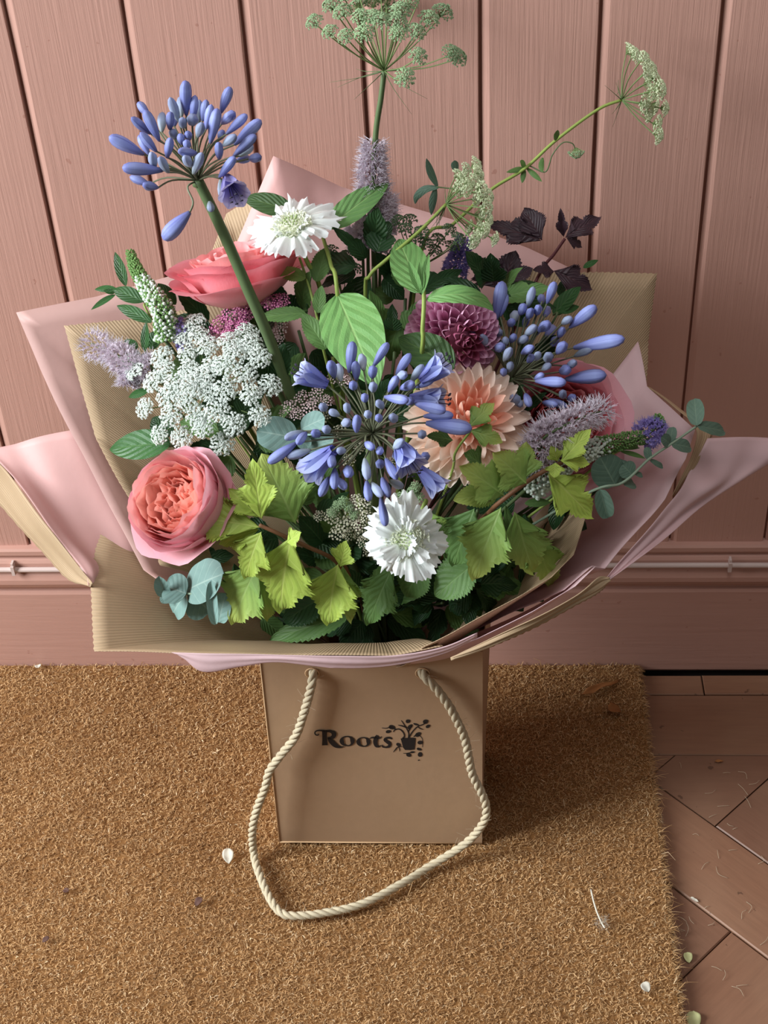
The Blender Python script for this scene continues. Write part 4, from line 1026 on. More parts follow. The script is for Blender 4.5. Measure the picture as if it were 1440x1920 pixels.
white = [(490, 195), (645, 185), (590, 262), (722, 312), (470, 370), (485, 440), (612, 350), (615, 440), (640, 520), (300, 390), (325, 440), (425, 505), (505, 585), (610, 600), (720, 560), (695, 480), (815, 420), (838, 290), (930, 240), (955, 305), (1000, 375),
         (920, 465), (815, 550), (950, 578), (1055, 525), (862, 735), (768, 660), (662, 688), (518, 690), (378, 650), (690, 752), (1000, 690), (798, 842), (578, 805), (458, 792), (742, 420), (545, 520), (560, 210), (672, 255), (870, 350)]
hub = KD(C4, 700, 560, .05); ms = msize(hub)
hd = []
for i, (x, y) in enumerate(white):
    hd.append((KD(C4, x, y, -.012 + .012 * ((x - 660) / 380.) ** 2 + .014 * ((y - 480) / 330.) ** 2 + RN.normal(0, .002)), (62 if i not in (25, 30, 31, 32, 33, 34) else 58) / 2.88 * ms * RN.uniform(.92, 1.12)))
umbel('lace_flower', 'broad flat white lace flower with many lacy clusters on the left', hub, [KD(C4, 850, 640, .06), KD(C4, 920, 720, .07)], hd, UW, camdir(hub) * .35 + Vector((-.25, -.1, .85)), .45, .0017)
green = [(95, 80), (155, 22), (150, 115), (205, 130), (272, 120), (195, 45), (250, 22), (262, 62), (330, 75), (385, 75), (300, 12), (430, 12), (390, 120), (452, 116), (500, 70), (548, 45), (578, 190), (600, 205), (462, 200), (415, 276), (352, 42), (300, 60), (350, 5), (400, 40), (330, -25), (400, -30), (250, -28), (200, -12), (470, -15)]
hub = P(*K(C8, 342, 252), -.085); ms = msize(hub); hd = []
for i, (x, y) in enumerate(green):
    px, py = K(C8, x, y); L = math.hypot(x - 342, y - 252) / C8[2] * ms
    hd.append((on_sphere(hub, px, py, max(.075, L * 1.01), far=(y < 50 and i % 2 == 0)), 34 / C8[2] * ms * RN.uniform(.9, 1.15)))
umbel('green_umbel', 'tall green seedy umbel rising to the top edge of the photo', hub, [P(*K(C8, 330, 350), -.09), P(*K(C8, 310, 500), -.095), P(700, 420, -.115)], hd, UG, (0, -.1, 1), .6, .0022, 'stem', 7, .00055, blen=.03)
side = [(1215, 182), (1232, 195), (1265, 212), (1288, 246), (1305, 282), (1292, 328), (1300, 372), (1322, 318), (1336, 385), (1280, 402), (1310, 442), (1316, 484), (1275, 300), (1265, 365), (1275, 262)]
hub = P(*K(C8, 1185, 355), -.055); ms = msize(hub)
hd = [(P(*K(C8, x, y), -.058 + RN.normal(0, .012) - .01 * (i % 3)), 33 / C8[2] * ms * RN.uniform(.85, 1.15)) for i, (x, y) in enumerate(side)]
tR = umbel('green_umbel', 'pale green umbel on a long slanting stem at the upper right', hub, [P(*K(C8, 1100, 390), -.06), P(*K(C8, 950, 500), -.075), P(*K(C8, 840, 600), -.085), P(*K(C8, 720, 675), -.095), P(850, 420, -.115), P(790, 470, -.13)], hd, UCm, (.95, -.25, .1), .4, .0013, 'stem_lime', 7)
def strip_leaf(t, pts, hw, mat='forest', name='leaf'):
    path = crom(pts, 4); n = len(path); V = []; UV = []
    for i, q in enumerate(path):
        d = (path[min(i + 1, n - 1)] - path[max(i - 1, 0)]).normalized(); s = d.cross(camdir(q) + Vector((.2, 0, .2))).normalized(); v = i / (n - 1); w = hw * (math.sin(math.pi * min(.06 + v * .94, 1)) ** .8 + .08)
        nn = s.cross(d)
        for u in (-1, 0, 1): V.append(q + s * w * u + nn * (-.25 * w * abs(u))); UV.append((u * .5 + .5, v))
    return wobj(name, V, grid_faces(3, n), M[mat], t, UV)
Yk = -.083
for L_ in ([(848, 598), (815, 603), (776, 612)], [(845, 600), (835, 580), (825, 572)], [(850, 598), (875, 620), (902, 645)], [(842, 604), (836, 625), (832, 650)], [(905, 560), (900, 590), (905, 612)], [(950, 500), (955, 480), (958, 462)]):
    strip_leaf(tR, [P(*K(C8, x, y), Yk - .004 * i) for i, (x, y) in enumerate(L_)], .0022, 'green')
add_stem(tR, [P(*K(C8, 860, 590), -.083), P(*K(C8, 915, 610), -.09), P(*K(C8, 940, 550), -.09), P(*K(C8, 975, 508), -.088), P(*K(C8, 1010, 510), -.088), P(*K(C8, 1022, 535), -.088)], .0006, .0005, 'stem', 'side_shoot', 5)
obj('side_umbellet', UG[1], tR, zbasis(P(*K(C8, 1024, 538), -.089), (0, -.4, -.8)) @ Matrix.Diagonal((.007, .007, .007, 1)))
mid = [(1300, 205), (1312, 255), (1250, 228), (1205, 262), (1250, 322), (1205, 335), (1300, 385), (1372, 372), (1358, 432), (1318, 472), (1262, 538), (1350, 552), (1400, 598), (1292, 602), (1290, 300), (1370, 500), (1310, 560), (1330, 340), (1225, 290)]
hub = P(*K(C2, 1142, 412), -.135); ms = msize(hub)
hd = [(P(*K(C2, x, y), -.138 + RN.normal(0, .012) - .012 * (i % 3)), 50 / 2.88 * ms * RN.uniform(.85, 1.15)) for i, (x, y) in enumerate(mid)]
tM = umbel('green_umbel', 'pale green umbel on a bent stem above the curled green leaf', hub, [P(*K(C2, 1000, 555), -.15), P(*K(C2, 820, 710), -.165), P(*K(C2, 728, 800), -.17), P(*K(C2, 705, 930), -.165)], hd, UCm, (.9, -.3, .05), .4, .0014, 'stem_lime', 9)
for L_ in ([(1095, 315), (1060, 240), (1035, 165)], [(1100, 320), (1030, 330), (985, 370), (975, 410)], [(1085, 325), (1070, 400), (1062, 470)], [(1200, 240), (1190, 200), (1188, 175)]):
    strip_leaf(tM, [P(*K(C2, x, y), -.125) for x, y in L_], .0030, 'euc_dark')
add_stem(tM, [P(*K(C2, 1090, 318), -.125), P(*K(C2, 1150, 325), -.125), P(*K(C2, 1230, 330), -.13)], .0006, .0006, 'stem', 'leaf_stalk', 5)
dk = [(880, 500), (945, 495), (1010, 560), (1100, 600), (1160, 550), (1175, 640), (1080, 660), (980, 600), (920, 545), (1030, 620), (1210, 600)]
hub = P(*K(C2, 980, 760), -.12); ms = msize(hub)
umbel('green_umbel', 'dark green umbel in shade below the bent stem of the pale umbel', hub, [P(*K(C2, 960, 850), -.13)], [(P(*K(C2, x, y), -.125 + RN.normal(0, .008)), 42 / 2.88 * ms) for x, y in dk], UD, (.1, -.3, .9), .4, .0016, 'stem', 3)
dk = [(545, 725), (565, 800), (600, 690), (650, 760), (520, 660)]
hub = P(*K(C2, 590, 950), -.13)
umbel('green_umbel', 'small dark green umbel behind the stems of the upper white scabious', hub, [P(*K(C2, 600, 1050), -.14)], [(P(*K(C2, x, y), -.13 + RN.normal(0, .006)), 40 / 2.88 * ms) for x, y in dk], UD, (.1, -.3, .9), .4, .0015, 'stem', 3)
for lab, (x, y), spots in (('feathery green umbel above the ivory flower cluster', (530, 1080), [(500, 1000), (560, 1010), (530, 980), (590, 1050), (470, 1040)]), ('feathery green umbel behind the stem of the lower white scabious', (890, 1010), [(850, 950), (900, 930), (940, 960), (880, 980), (920, 900)])):
    hub = KD(C5, x, y, .03)
    umbel('green_umbel', lab, hub, [KD(C5, x + 10, y + 60, .06)], [(KD(C5, a, b, .008), 30 / 2.88 * msize(hub)) for a, b in spots], UG, camdir(hub), .4, .0012, 'stem', 4)

# ---------------------------------------------------------------- flat flower clusters
def floret_cluster(mats, n, seed, fs=.16, dome_=.3, petals=5):
    rs = np.random.RandomState(seed); A = MB(); E = MB()
    for k in range(n):
        f = (k + .5) / n; r = f ** .5 * rs.uniform(.9, 1.08); a = k * 2.39996
        q = Vector((r * math.cos(a), r * math.sin(a), dome_ * (1 - r * r) + rs.normal(0, .06))); d = Vector((q.x * .6, q.y * .6, .8)) + Vector(rs.normal(0, .22, 3)); B = zbasis(q, d, rs.uniform(0, 6)); s = fs * rs.uniform(.8, 1.15); m2 = 2 * petals
        pts = [B @ Vector((0, 0, 0))] + [B @ Vector((math.cos(g) * s * (1.0 if m % 2 else .6), math.sin(g) * s * (1.0 if m % 2 else .6), s * (.22 if m % 2 else .0))) for m, g in enumerate(np.linspace(0, 2 * math.pi, m2, endpoint=False))] + [B @ Vector((0, 0, -s))]
        A.add(pts, [(0, 1 + m, 1 + (m + 1) % m2) for m in range(m2)] + [(m2 + 1, 1 + (m + 1) % m2, 1 + m) for m in range(m2)])
        e = [B @ Vector((math.cos(g) * s * .32, math.sin(g) * s * .32, s * .12)) for g in np.linspace(0, 2 * math.pi, 6, endpoint=False)] + [B @ Vector((0, 0, s * .34))]
        E.add(e, [(m, (m + 1) % 6, 6) for m in range(6)])
    nf = len(A.F); A.add(E.V, E.F); me = make_mesh('flower_cluster', A.V, A.F, M[mats[0]], None, False); me.materials.append(M[mats[1]])
    me.polygons.foreach_set('material_index', [0] * nf + [1] * (len(A.F) - nf)); me.update(); return me
FC = {'mag': [floret_cluster(('magenta', 'yarrow_eye'), 48, k, .15) for k in range(3)], 'blush': [floret_cluster(('blush', 'yarrow_eye'), 30, 5 + k, .15, .5) for k in range(3)], 'ivory': [floret_cluster(('ivory', 'green_floret'), 30, 9 + k, .16, .5) for k in range(3)]}
def corymb(name, label, key, crop, spots, dy, axis=None, group=None):
    cx = sum(s[0] for s in spots) / len(spots); cy = sum(s[1] for s in spots) / len(spots); r = root_pt(); t = thing(name, label, 'flower', r, group)
    hub = KD(crop, cx, cy, dy + .045); add_stem(t, [hub] + to_root(hub, r), .0015, .0017, 'stem')
    for i, (x, y, R) in enumerate(spots):
        q = KD(crop, x, y, dy + RN.normal(0, .004)); d = axis or (camdir(q) * .6 + Vector((-.1, -.1, .7))); s = R / crop[2] * msize(q)
        o = obj('flower_cluster', FC[key][i % 3], t, zbasis(q, d, RN.uniform(0, 6)) @ Matrix.Diagonal((s, s, s, 1)))
        inv = WM[o.name].inverted(); V, F = tube(crom([hub, hub.lerp(q, .6), q - Vector(d).normalized() * s * .2], 3), .0006, 4); obj('stalk', make_mesh('stalk', [inv @ v for v in V], F, M['stem']), o, WM[o.name].copy())
    return t
corymb('yarrow', 'magenta yarrow cluster below the pink side-on rose', 'mag', C4, [(850, 150, 62), (905, 115, 58), (790, 200, 60), (755, 245, 45), (850, 215, 50), (920, 155, 45), (830, 260, 45), (900, 200, 40)], .006, None, 'yarrow')
corymb('yarrow', 'small magenta yarrow cluster right of the tall agapanthus stem', 'mag', C4, [(995, 60, 45), (1065, 65, 58), (1115, 70, 50), (1090, 100, 40), (1050, 30, 35)], .012, None, 'yarrow')
corymb('yarrow', 'faded pink yarrow cluster in the shade right of the agapanthus stem', 'blush', C4, [(1100, 240, 45), (1120, 200, 38), (1100, 290, 40), (1130, 150, 35)], .04, None, 'yarrow')
corymb('filler_flower', 'blush pink tiny-flowered cluster left of the centre agapanthus', 'blush', C5, [(240, 470, 45), (310, 420, 45), (350, 480, 50), (280, 510, 40), (215, 505, 35), (390, 400, 45), (440, 440, 40), (480, 310, 40), (545, 330, 40), (380, 450, 45)], .035)
corymb('filler_flower', 'ivory tiny-flowered cluster above the lower white scabious', 'ivory', C5, [(470, 1060, 48), (530, 1110, 55), (580, 1060, 52), (500, 1150, 48), (620, 1110, 45), (640, 1000, 48), (560, 1160, 40), (600, 980, 45), (400, 1060, 35), (650, 1060, 40)], .012)
corymb('filler_flower', 'ivory tiny-flowered cluster peeping out left of the lower white scabious', 'ivory', C5, [(640, 1200, 42), (670, 1250, 38), (620, 1165, 36)], .02)
corymb('filler_flower', 'ivory buds showing through the middle of the centre agapanthus', 'ivory', C5, [(510, 605, 45), (620, 690, 40), (420, 520, 40), (560, 760, 40), (800, 770, 40)], .055)

# ---------------------------------------------------------------- flower spikes
def spike(name, label, path, rad, parts, seed, group='flower spikes', stem=None, smat='stem'):
    """parts: (name, material, from, to, count, size, hair length, hair material) along the path"""
    rs = np.random.RandomState(seed); Q = crom(path, 10); r = root_pt(); t = thing(name, label, 'flower', r, group)
    pts = list(path) + (stem or []); pts += to_root(pts[-1], r); add_stem(t, pts, .0010, .0018, smat, n=6)
    def atq(s):
        x = s * (len(Q) - 1); i = min(int(x), len(Q) - 2); return Q[i].lerp(Q[i + 1], x - i), (Q[i + 1] - Q[i]).normalized()
    for (nm, mat, s0, s1, cnt, size, hair, hm) in parts:
        A = MB(); Hh = MB()
        for k in range(cnt):
            s = s0 + (s1 - s0) * (k + .5) / cnt; c, d = atq(s); R = rad(s); a = k * 2.39996 + rs.normal(0, .1)
            e1 = d.orthogonal().normalized(); e2 = d.cross(e1); o_ = e1 * math.cos(a) + e2 * math.sin(a); q = c + o_ * R * rs.uniform(.8, 1.08) - d * R * .25
            z = size * (.55 + .45 * min(1, s * 2.2)) * rs.uniform(.8, 1.2); B = zbasis(q - o_ * z * .4, o_ - d * .45 + Vector(rs.normal(0, .12, 3)), rs.uniform(0, 6))
            if hair:
                m2 = 8; pp = [B @ Vector((0, 0, -z))] + [B @ Vector((math.cos(g) * z * (1 if m % 2 else .5), math.sin(g) * z * (1 if m % 2 else .5), z * .7)) for m, g in enumerate(np.linspace(0, 2 * math.pi, m2, endpoint=False))]
                A.add(pp, [(0, 1 + m, 1 + (m + 1) % m2) for m in range(m2)])
                for _ in range(3):
                    dd = (o_ - d * .2 + Vector(rs.normal(0, .45, 3))).normalized(); Hh.add(*tube([q, q + dd * hair * rs.uniform(.6, 1.2)], lambda s_: .00022 * (1 - .5 * s_), 3, False))
            else:
                pp = []
                for zz, rr in ((-.8, .45), (.0, 1.0), (.8, .75)): pp += [B @ Vector((math.cos(g) * z * rr, math.sin(g) * z * rr, zz * z * 1.2)) for g in np.linspace(0, 2 * math.pi, 6, endpoint=False)]
                pp.append(B @ Vector((0, 0, z * 1.35))); A.add(pp, grid_faces(6, 3, True) + [(12 + m, 12 + (m + 1) % 6, 18) for m in range(6)])
        tag(wobj(nm, A.V, A.F, M[mat], t, None, not hair), None, None, None, 'stuff')
        if hair: tag(wobj('flower_hairs', Hh.V, Hh.F, M[hm], t), None, None, None, 'stuff')
    return t
vt = lambda a, b: (lambda s: a + (b - a) * s)
path = [KD(C1, 302, 1272, -.008), KD(C1, 345, 1390, -.012), KD(C1, 430, 1530, -.016), KD(C1, 530, 1680, -.016), KD(C4, 500, 300, -.004)]
spike('veronica', 'green tapering veronica spike at the upper left, white buds below', path, lambda s: .0036 + .0062 * min(1, s * 1.2), [('green_buds', 'ver_green', .0, 1.0, 980, .0012, 0, ''), ('white_buds', 'ver_white', .38, 1.0, 330, .0015, 0, '')], 1)
corymb_v = [KD(C4, 560, 170, -.004), KD(C4, 575, 240, -.003)]
spike('veronica', 'tiny violet tip between the white lace clusters on the left', corymb_v + [KD(C4, 590, 330, .01)], vt(.004, .007), [('violet_buds', 'ver_violet', 0, 1, 110, .0016, 0, '')], 2)
path = [KD(C6, 985, 430, .0), KD(C6, 880, 450, -.004), KD(C6, 760, 480, -.006), KD(C6, 690, 500, -.006), KD(C6, 600, 550, .0), KD(C6, 500, 625, .004), KD(C6, 445, 668, .008)]
spike('veronica', 'long veronica spike on the right, green with white buds and a violet tip', path, lambda s: .0058 + .0065 * min(1, s * 1.2), [('green_buds', 'ver_green', .0, .33, 560, .0011, 0, ''), ('white_buds', 'ver_white', .27, 1.0, 520, .0016, 0, '')], 3)
path = [KD(C6, 1040, 330, .0), KD(C6, 1040, 375, .0), KD(C6, 1010, 405, .0), KD(C6, 950, 445, .002)]
spike('veronica', 'violet veronica tip with a green point beside the round eucalyptus leaves', path, lambda s: .0022 + .010 * min(1, s * 1.2), [('green_buds', 'ver_green', .0, .4, 60, .0014, 0, ''), ('violet_buds', 'ver_violet', .3, 1, 170, .0020, .004, 'ver_violet')], 4, 'flower spikes', [KD(C6, 880, 470, .006), KD(C6, 700, 600, .02)])
path = [P(*K(C3, 320, 480), -.105), P(*K(C3, 290, 580), -.11), P(*K(C3, 255, 680), -.12)]
spike('veronica', 'violet spike in the shade under the pale green umbel', path, vt(.006, .011), [('violet_buds', 'ver_violet', 0, 1, 190, .0022, .003, 'ver_violet')], 5)
path = [P(*K(C3, 330, 745), -.12), P(*K(C3, 280, 780), -.125), P(*K(C3, 220, 800), -.13)]
spike('veronica', 'dark violet buds just above the mauve dahlia', path, vt(.009, .011), [('violet_buds', 'ver_violet', 0, 1, 90, .0030, 0, '')], 6)
mint = [('lilac_florets', 'mint', 0, 1, 330, .0026, .0062, 'mint_hair')]
path = [P(702, 268, -.10), P(698, 320, -.105), P(702, 380, -.11), P(700, 430, -.12), P(690, 470, -.125)]
spike('mint_flower', 'upright fluffy lilac mint spike at the top centre', path, lambda s: .0078 + .0068 * min(1, s * 1.8), [('lilac_florets', 'mint', 0, 1, 620, .0027, .0062, 'mint_hair')], 7)
path = [P(722, 370, -.095), P(722, 400, -.10), P(715, 440, -.11)]
spike('mint_flower', 'second fluffy lilac spike just right of the upright one', path, vt(.008, .011), [('lilac_florets', 'mint', 0, 1, 190, .0027, .006, 'mint_hair')], 17)
path = [P(664, 425, -.11), P(672, 445, -.115), P(680, 470, -.12)]
spike('mint_flower', 'short fluffy lilac spike left below the upright one', path, vt(.007, .010), [('lilac_florets', 'mint', 0, 1, 150, .0027, .006, 'mint_hair')], 18)
path = [KD(C4, 90, 300, .0), KD(C4, 170, 335, -.002), KD(C4, 250, 375, -.002), KD(C4, 330, 420, .0), KD(C4, 430, 440, .01)]
spike('mint_flower', 'fluffy lilac mint spike pointing left in front of the kraft lining', path, lambda s: .0105 + .002 * math.sin(s * 14), mint, 8)
path = [KD(C4, 290, 520, .004), KD(C4, 300, 480, .004), KD(C4, 330, 440, .006)]
spike('mint_flower', 'short lilac mint tuft hanging below the left mint spike', path, vt(.008, .009), [('lilac_florets', 'mint', 0, 1, 110, .0026, .006, 'mint_hair')], 19)
path = [KD(C6, 795, 312, -.022), KD(C6, 720, 335, -.026), KD(C6, 630, 375, -.026), KD(C6, 540, 425, -.02), KD(C6, 500, 480, -.012), KD(C6, 520, 540, .0)]
spike('mint_flower', 'fluffy pale lilac mint spike lying across the salmon rose', path, lambda s: .0088 + .004 * min(1, s * 1.5), [('lilac_florets', 'mint', 0, 1, 400, .0027, .0075, 'mint_hair')], 9)

# ---------------------------------------------------------------- foliage
def sprig(name, label, cat, stem, leaves, smat='stem', r=.0014, group=None, twig='twig'):
    """stem: world points from tip down; leaves: (mat, base, tip, hw, kind, kwargs)"""
    ro = root_pt(); t = thing(name, label, cat, ro, group)
    if stem: add_stem(t, list(stem) + to_root(stem[-1], ro), r, r * 1.3, smat)
    for (mat, b, tp, hw, kind, kw) in leaves: add_leaf(t, mat, b, tp, hw, kind, **kw)
    return t
def lf(crop, mat, b, tp, hw, kind, db=.0, dt=-.01, **kw):        # leaf given in a crop's coordinates
    base = KD(crop, b[0], b[1], db); tip = KD(crop, tp[0], tp[1], dt); w = hw / crop[2] * msize(base) * (1.14 if kind.startswith('lobed') else 1)
    return (mat, base, tip, w, kind, kw)
SER = dict(ser=.10, nser=15, cor=.004, ncor=7, nu=13, nv=46, wave=.012)
LOB = dict(ser=.13, nser=13, cor=.003, ncor=7, sweep=.30, nu=13, nv=60, wave=.026, fold=.12)
# broad-veined dogwood-like leaves
CV = dict(cor=.006, ncor=6, nu=15, nv=34, fold=.10)
sprig('leafy_branch', 'smooth green shoot with a young tip and a curled leaf in the middle', 'foliage', [KD(C2, 1018, 800, -.045), KD(C2, 1022, 940, -.042), KD(C2, 1015, 1080, -.035), KD(C2, 1005, 1250, -.012)],
      [lf(C2, 'cornus', (1005, 890), (885, 600), 108, 'ovate', -.035, .0, bend=.35, **CV), lf(C2, 'cornus', (1035, 925), (1398, 990), 62, 'ovate', -.042, -.042, bend=1.9, up=Vector((.1, -.45, 1)), **CV),
       lf(C2, 'cornus', (1012, 900), (1050, 680), 24, 'lance', -.048, -.056, bend=.2, fold=.5), lf(C2, 'cornus', (1005, 890), (938, 715), 24, 'lance', -.048, -.056, bend=.1, fold=.5), lf(C2, 'cornus', (1015, 870), (1000, 720), 18, 'lance', -.05, -.052, fold=.5),
       lf(C2, 'cornus_dark', (1185, 1300), (885, 1130), 118, 'ovate', -.02, -.016, bend=.3, **CV)], 'stem_lime', .0016)
sprig('leafy_branch', 'branch with one large ribbed green leaf above the centre agapanthus', 'foliage', [KD(C2, 555, 905, -.01), KD(C2, 520, 740, .0), KD(C2, 480, 600, .005), KD(C2, 470, 560, .012)][::-1],
      [lf(C2, 'cornus', (553, 898), (770, 1400), 172, 'ovate', -.01, -.03, bend=.45, **CV), lf(C2, 'cornus', (505, 540), (832, 298), 82, 'ovate', -.008, -.0, bend=.3, **CV), lf(C2, 'cornus_dark', (320, 455), (44, 378), 66, 'ovate', .01, .004, bend=.5, **CV)], 'stem_lime', .0015)
sprig('leafy_branch', 'toothed green leaves on a thin stem right of the pink rose', 'foliage', [KD(C2, 350, 700, .0), KD(C2, 400, 850, .004), KD(C2, 440, 1000, .01), KD(C2, 480, 1200, .02)],
      [lf(C2, 'lime_mid', (385, 810), (215, 770), 45, 'ovate', .0, -.004, bend=.3, **SER), lf(C2, 'green', (440, 830), (500, 640), 60, 'ovate', .006, .006, bend=.2, **SER), lf(C2, 'green', (385, 1000), (120, 1030), 48, 'ovate', .006, .0, bend=.4, **SER), lf(C2, 'green', (495, 1195), (365, 1000), 62, 'ovate', .004, -.004, bend=.3, **SER), lf(C2, 'green', (450, 1000), (470, 850), 40, 'ovate', .006, .0, bend=.3, **SER)], 'stem_lime', .0010)
# lime ninebark, left cluster
sprig('ninebark_branch', 'lime yellow ninebark branch with lobed leaves beside the coral rose', 'foliage', [KD(C7, 590, 250, -.02), KD(C7, 680, 290, -.015), KD(C7, 800, 345, -.005), KD(C7, 930, 410, .012)],
      [lf(C7, 'lime', (600, 262), (198, 205), 92, 'lobed', -.02, -.035, bend=.35, **LOB), lf(C4, 'lime', (1010, 1250), (962, 918), 92, 'lobed', -.022, -.02, bend=.3, **LOB), lf(C4, 'lime', (1000, 1240), (830, 1085), 66, 'lobed', -.018, -.016, bend=.4, **LOB),
       lf(C4, 'lime_mid', (1195, 1275), (1010, 893), 165, 'lobed2', .004, .002, bend=.35, **LOB), lf(C7, 'lime', (600, 280), (530, 490), 95, 'lobed', -.024, -.034, bend=.5, **LOB), lf(C7, 'lime', (590, 270), (415, 340), 60, 'lobed', -.018, -.024, bend=.5, **LOB),
       lf(C7, 'lime', (735, 300), (690, 640), 135, 'lobed2', -.018, -.026, bend=.5, **LOB), lf(C7, 'lime', (715, 330), (780, 285), 45, 'lobed', -.02, -.02, bend=.2, **LOB), lf(C7, 'lime_mid', (590, 420), (475, 695), 118, 'lobed2', -.002, -.012, bend=.4, **LOB), lf(C7, 'lime_mid', (610, 480), (630, 680), 70, 'lobed', -.002, -.008, bend=.3, **LOB)], 'stem_red', .0016, 'ninebark branches')
sprig('ninebark_branch', 'bright ninebark leaves hanging at the front above the kraft rim', 'foliage', [KD(C7, 950, 400, .01), KD(C7, 980, 440, .03)],
      [lf(C7, 'lime', (945, 425), (900, 700), 112, 'lobed2', -.01, -.03, bend=.4, **LOB), lf(C7, 'lime', (955, 440), (985, 320), 55, 'lobed', -.008, -.004, bend=.2, **LOB), lf(C7, 'lime_mid', (965, 430), (1005, 690), 60, 'lobed', -.006, -.02, bend=.3, **LOB), lf(C7, 'green', (1190, 440), (1080, 700), 92, 'lobed2', .02, .004, bend=.4, **LOB), lf(C7, 'green', (990, 660), (640, 770), 70, 'ovate', .022, .012, bend=.3, **SER), lf(C7, 'forest', (900, 560), (700, 690), 90, 'ovate', .03, .02, bend=.3, **SER)], 'stem_red', .0014, 'ninebark branches')
# right cluster
sprig('ninebark_branch', 'yellow-green ninebark branch with drooping leaves at the lower right', 'foliage', [KD(C6, 610, 545, -.03), KD(C6, 500, 600, -.03), KD(C6, 400, 670, -.025), KD(C6, 310, 740, -.015), KD(C6, 260, 790, .01)],
      [lf(C6, 'lime_mid', (335, 745), (212, 1075), 115, 'lobed2', -.02, -.03, bend=.45, **LOB), lf(C6, 'lime_mid', (395, 765), (480, 1045), 108, 'lobed2', -.012, -.018, bend=.4, **LOB), lf(C6, 'lime_mid', (470, 850), (570, 1105), 82, 'lobed', -.008, -.012, bend=.5, **LOB),
       lf(C6, 'lime', (545, 595), (748, 795), 98, 'lobed', -.034, -.046, bend=.4, **LOB), lf(C6, 'lime', (605, 545), (742, 392), 52, 'lobed', -.04, -.044, bend=.3, **LOB), lf(C6, 'lime', (600, 535), (735, 550), 45, 'lobed', -.04, -.045, bend=.3, **LOB), lf(C6, 'lime', (580, 545), (575, 615), 40, 'lobed', -.04, -.045, bend=.3, **LOB), lf(C6, 'lime', (590, 540), (560, 470), 35, 'lobed', -.035, -.035, bend=.3, **LOB),
       lf(C6, 'lime_mid', (450, 640), (300, 500), 100, 'lobed', -.040, -.044, bend=.3, **LOB), lf(C6, 'lime_mid', (440, 620), (450, 450), 70, 'lobed', -.034, -.034, bend=.3, **LOB), lf(C6, 'lime_mid', (350, 695), (150, 560), 95, 'lobed', -.042, -.05, bend=.4, **LOB), lf(C6, 'lime_mid', (310, 690), (120, 715), 66, 'ovate', -.036, -.042, bend=.4, **SER)], 'stem_red', .0017, 'ninebark branches')
sprig('ninebark_branch', 'deep green ninebark leaves behind the lower white scabious', 'foliage', [KD(C6, 230, 760, .015), KD(C6, 200, 820, .03)],
      [lf(C6, 'green', (215, 750), (120, 1010), 120, 'lobed2', .004, .0, bend=.4, **LOB), lf(C6, 'green', (215, 1000), (40, 1150), 105, 'ovate', .006, .0, bend=.4, **SER), lf(C6, 'green', (60, 900), (30, 800), 60, 'lobed', .0, -.004, bend=.3, **LOB), lf(C6, 'lime_mid', (0, 760), (60, 900), 55, 'lobed', .01, .004, bend=.4, **LOB), lf(C6, 'green', (-20, 1000), (-90, 1150), 95, 'ovate', .018, .012, bend=.4, **SER), lf(C6, 'green', (190, 1010), (150, 1140), 60, 'ovate', .01, .01, bend=.4, **SER)], 'stem', .0014, 'ninebark branches')
sprig('ninebark_branch', 'small lime leaves between the peach dahlia and the mint spike', 'foliage', [KD(C6, 200, 400, -.03), KD(C6, 130, 500, -.02), KD(C6, 110, 600, .0)],
      [lf(C6, 'lime_mid', (190, 385), (305, 275), 50, 'lobed', -.04, -.045, bend=.3, **LOB), lf(C6, 'lime_mid', (195, 400), (345, 455), 50, 'lobed', -.038, -.045, bend=.4, **LOB), lf(C6, 'green', (120, 445), (0, 425), 42, 'lobed', -.03, -.035, bend=.3, **LOB), lf(C6, 'green', (250, 560), (170, 500), 60, 'lobed', -.02, -.03, bend=.3, **LOB), lf(C6, 'green', (240, 600), (290, 700), 55, 'lobed', -.024, -.03, bend=.4, **LOB)], 'stem_lime', .0010, 'ninebark branches')
# dark ninebark at the back right
DP = lambda x, y, Y: P(*K(C3, x, y), Y)
def dl(b, tp, hw, Yb, Yt, kind='lobed', **kw):
    base = DP(b[0], b[1], Yb); tip = DP(tp[0], tp[1], Yt); k = dict(LOB); k.update(kw); return ('purple_leaf', base, tip, hw / 2.88 * msize(base), kind, k)
sprig('ninebark_branch', 'dark purple ninebark twig with leaves against the wall at the upper right', 'foliage', [DP(862, 482, -.085), DP(800, 570, -.09), DP(745, 640, -.095), DP(650, 830, -.12)],
      [dl((735, 495), (438, 402), 80, -.09, -.075, bend=.5), dl((740, 495), (640, 320), 80, -.09, -.07, 'ovate', bend=.6, ser=.1), dl((862, 478), (1058, 362), 74, -.085, -.06, bend=.3), dl((855, 475), (838, 315), 34, -.085, -.08, fold=.8), dl((870, 478), (955, 528), 40, -.085, -.08, bend=.4), dl((800, 655), (1012, 758), 82, -.10, -.10, bend=.4), dl((805, 660), (690, 650), 50, -.10, -.11, bend=.3)], 'stem_dark', .0013, 'ninebark branches')
add_t = bpy.data.objects['ninebark_branch.005'] if 'ninebark_branch.005' in bpy.data.objects else None
sprig('ninebark_branch', 'blackish lobed leaves in the shade left of the dark twig', 'foliage', [DP(520, 740, -.10), DP(500, 830, -.12)],
      [dl((520, 755), (595, 545), 110, -.105, -.085, 'lobed2', bend=.2), dl((490, 750), (395, 585), 95, -.105, -.09, 'lobed2', bend=.2), dl((560, 720), (690, 640), 70, -.105, -.10, bend=.3)], 'stem_dark', .0013, 'ninebark branches')
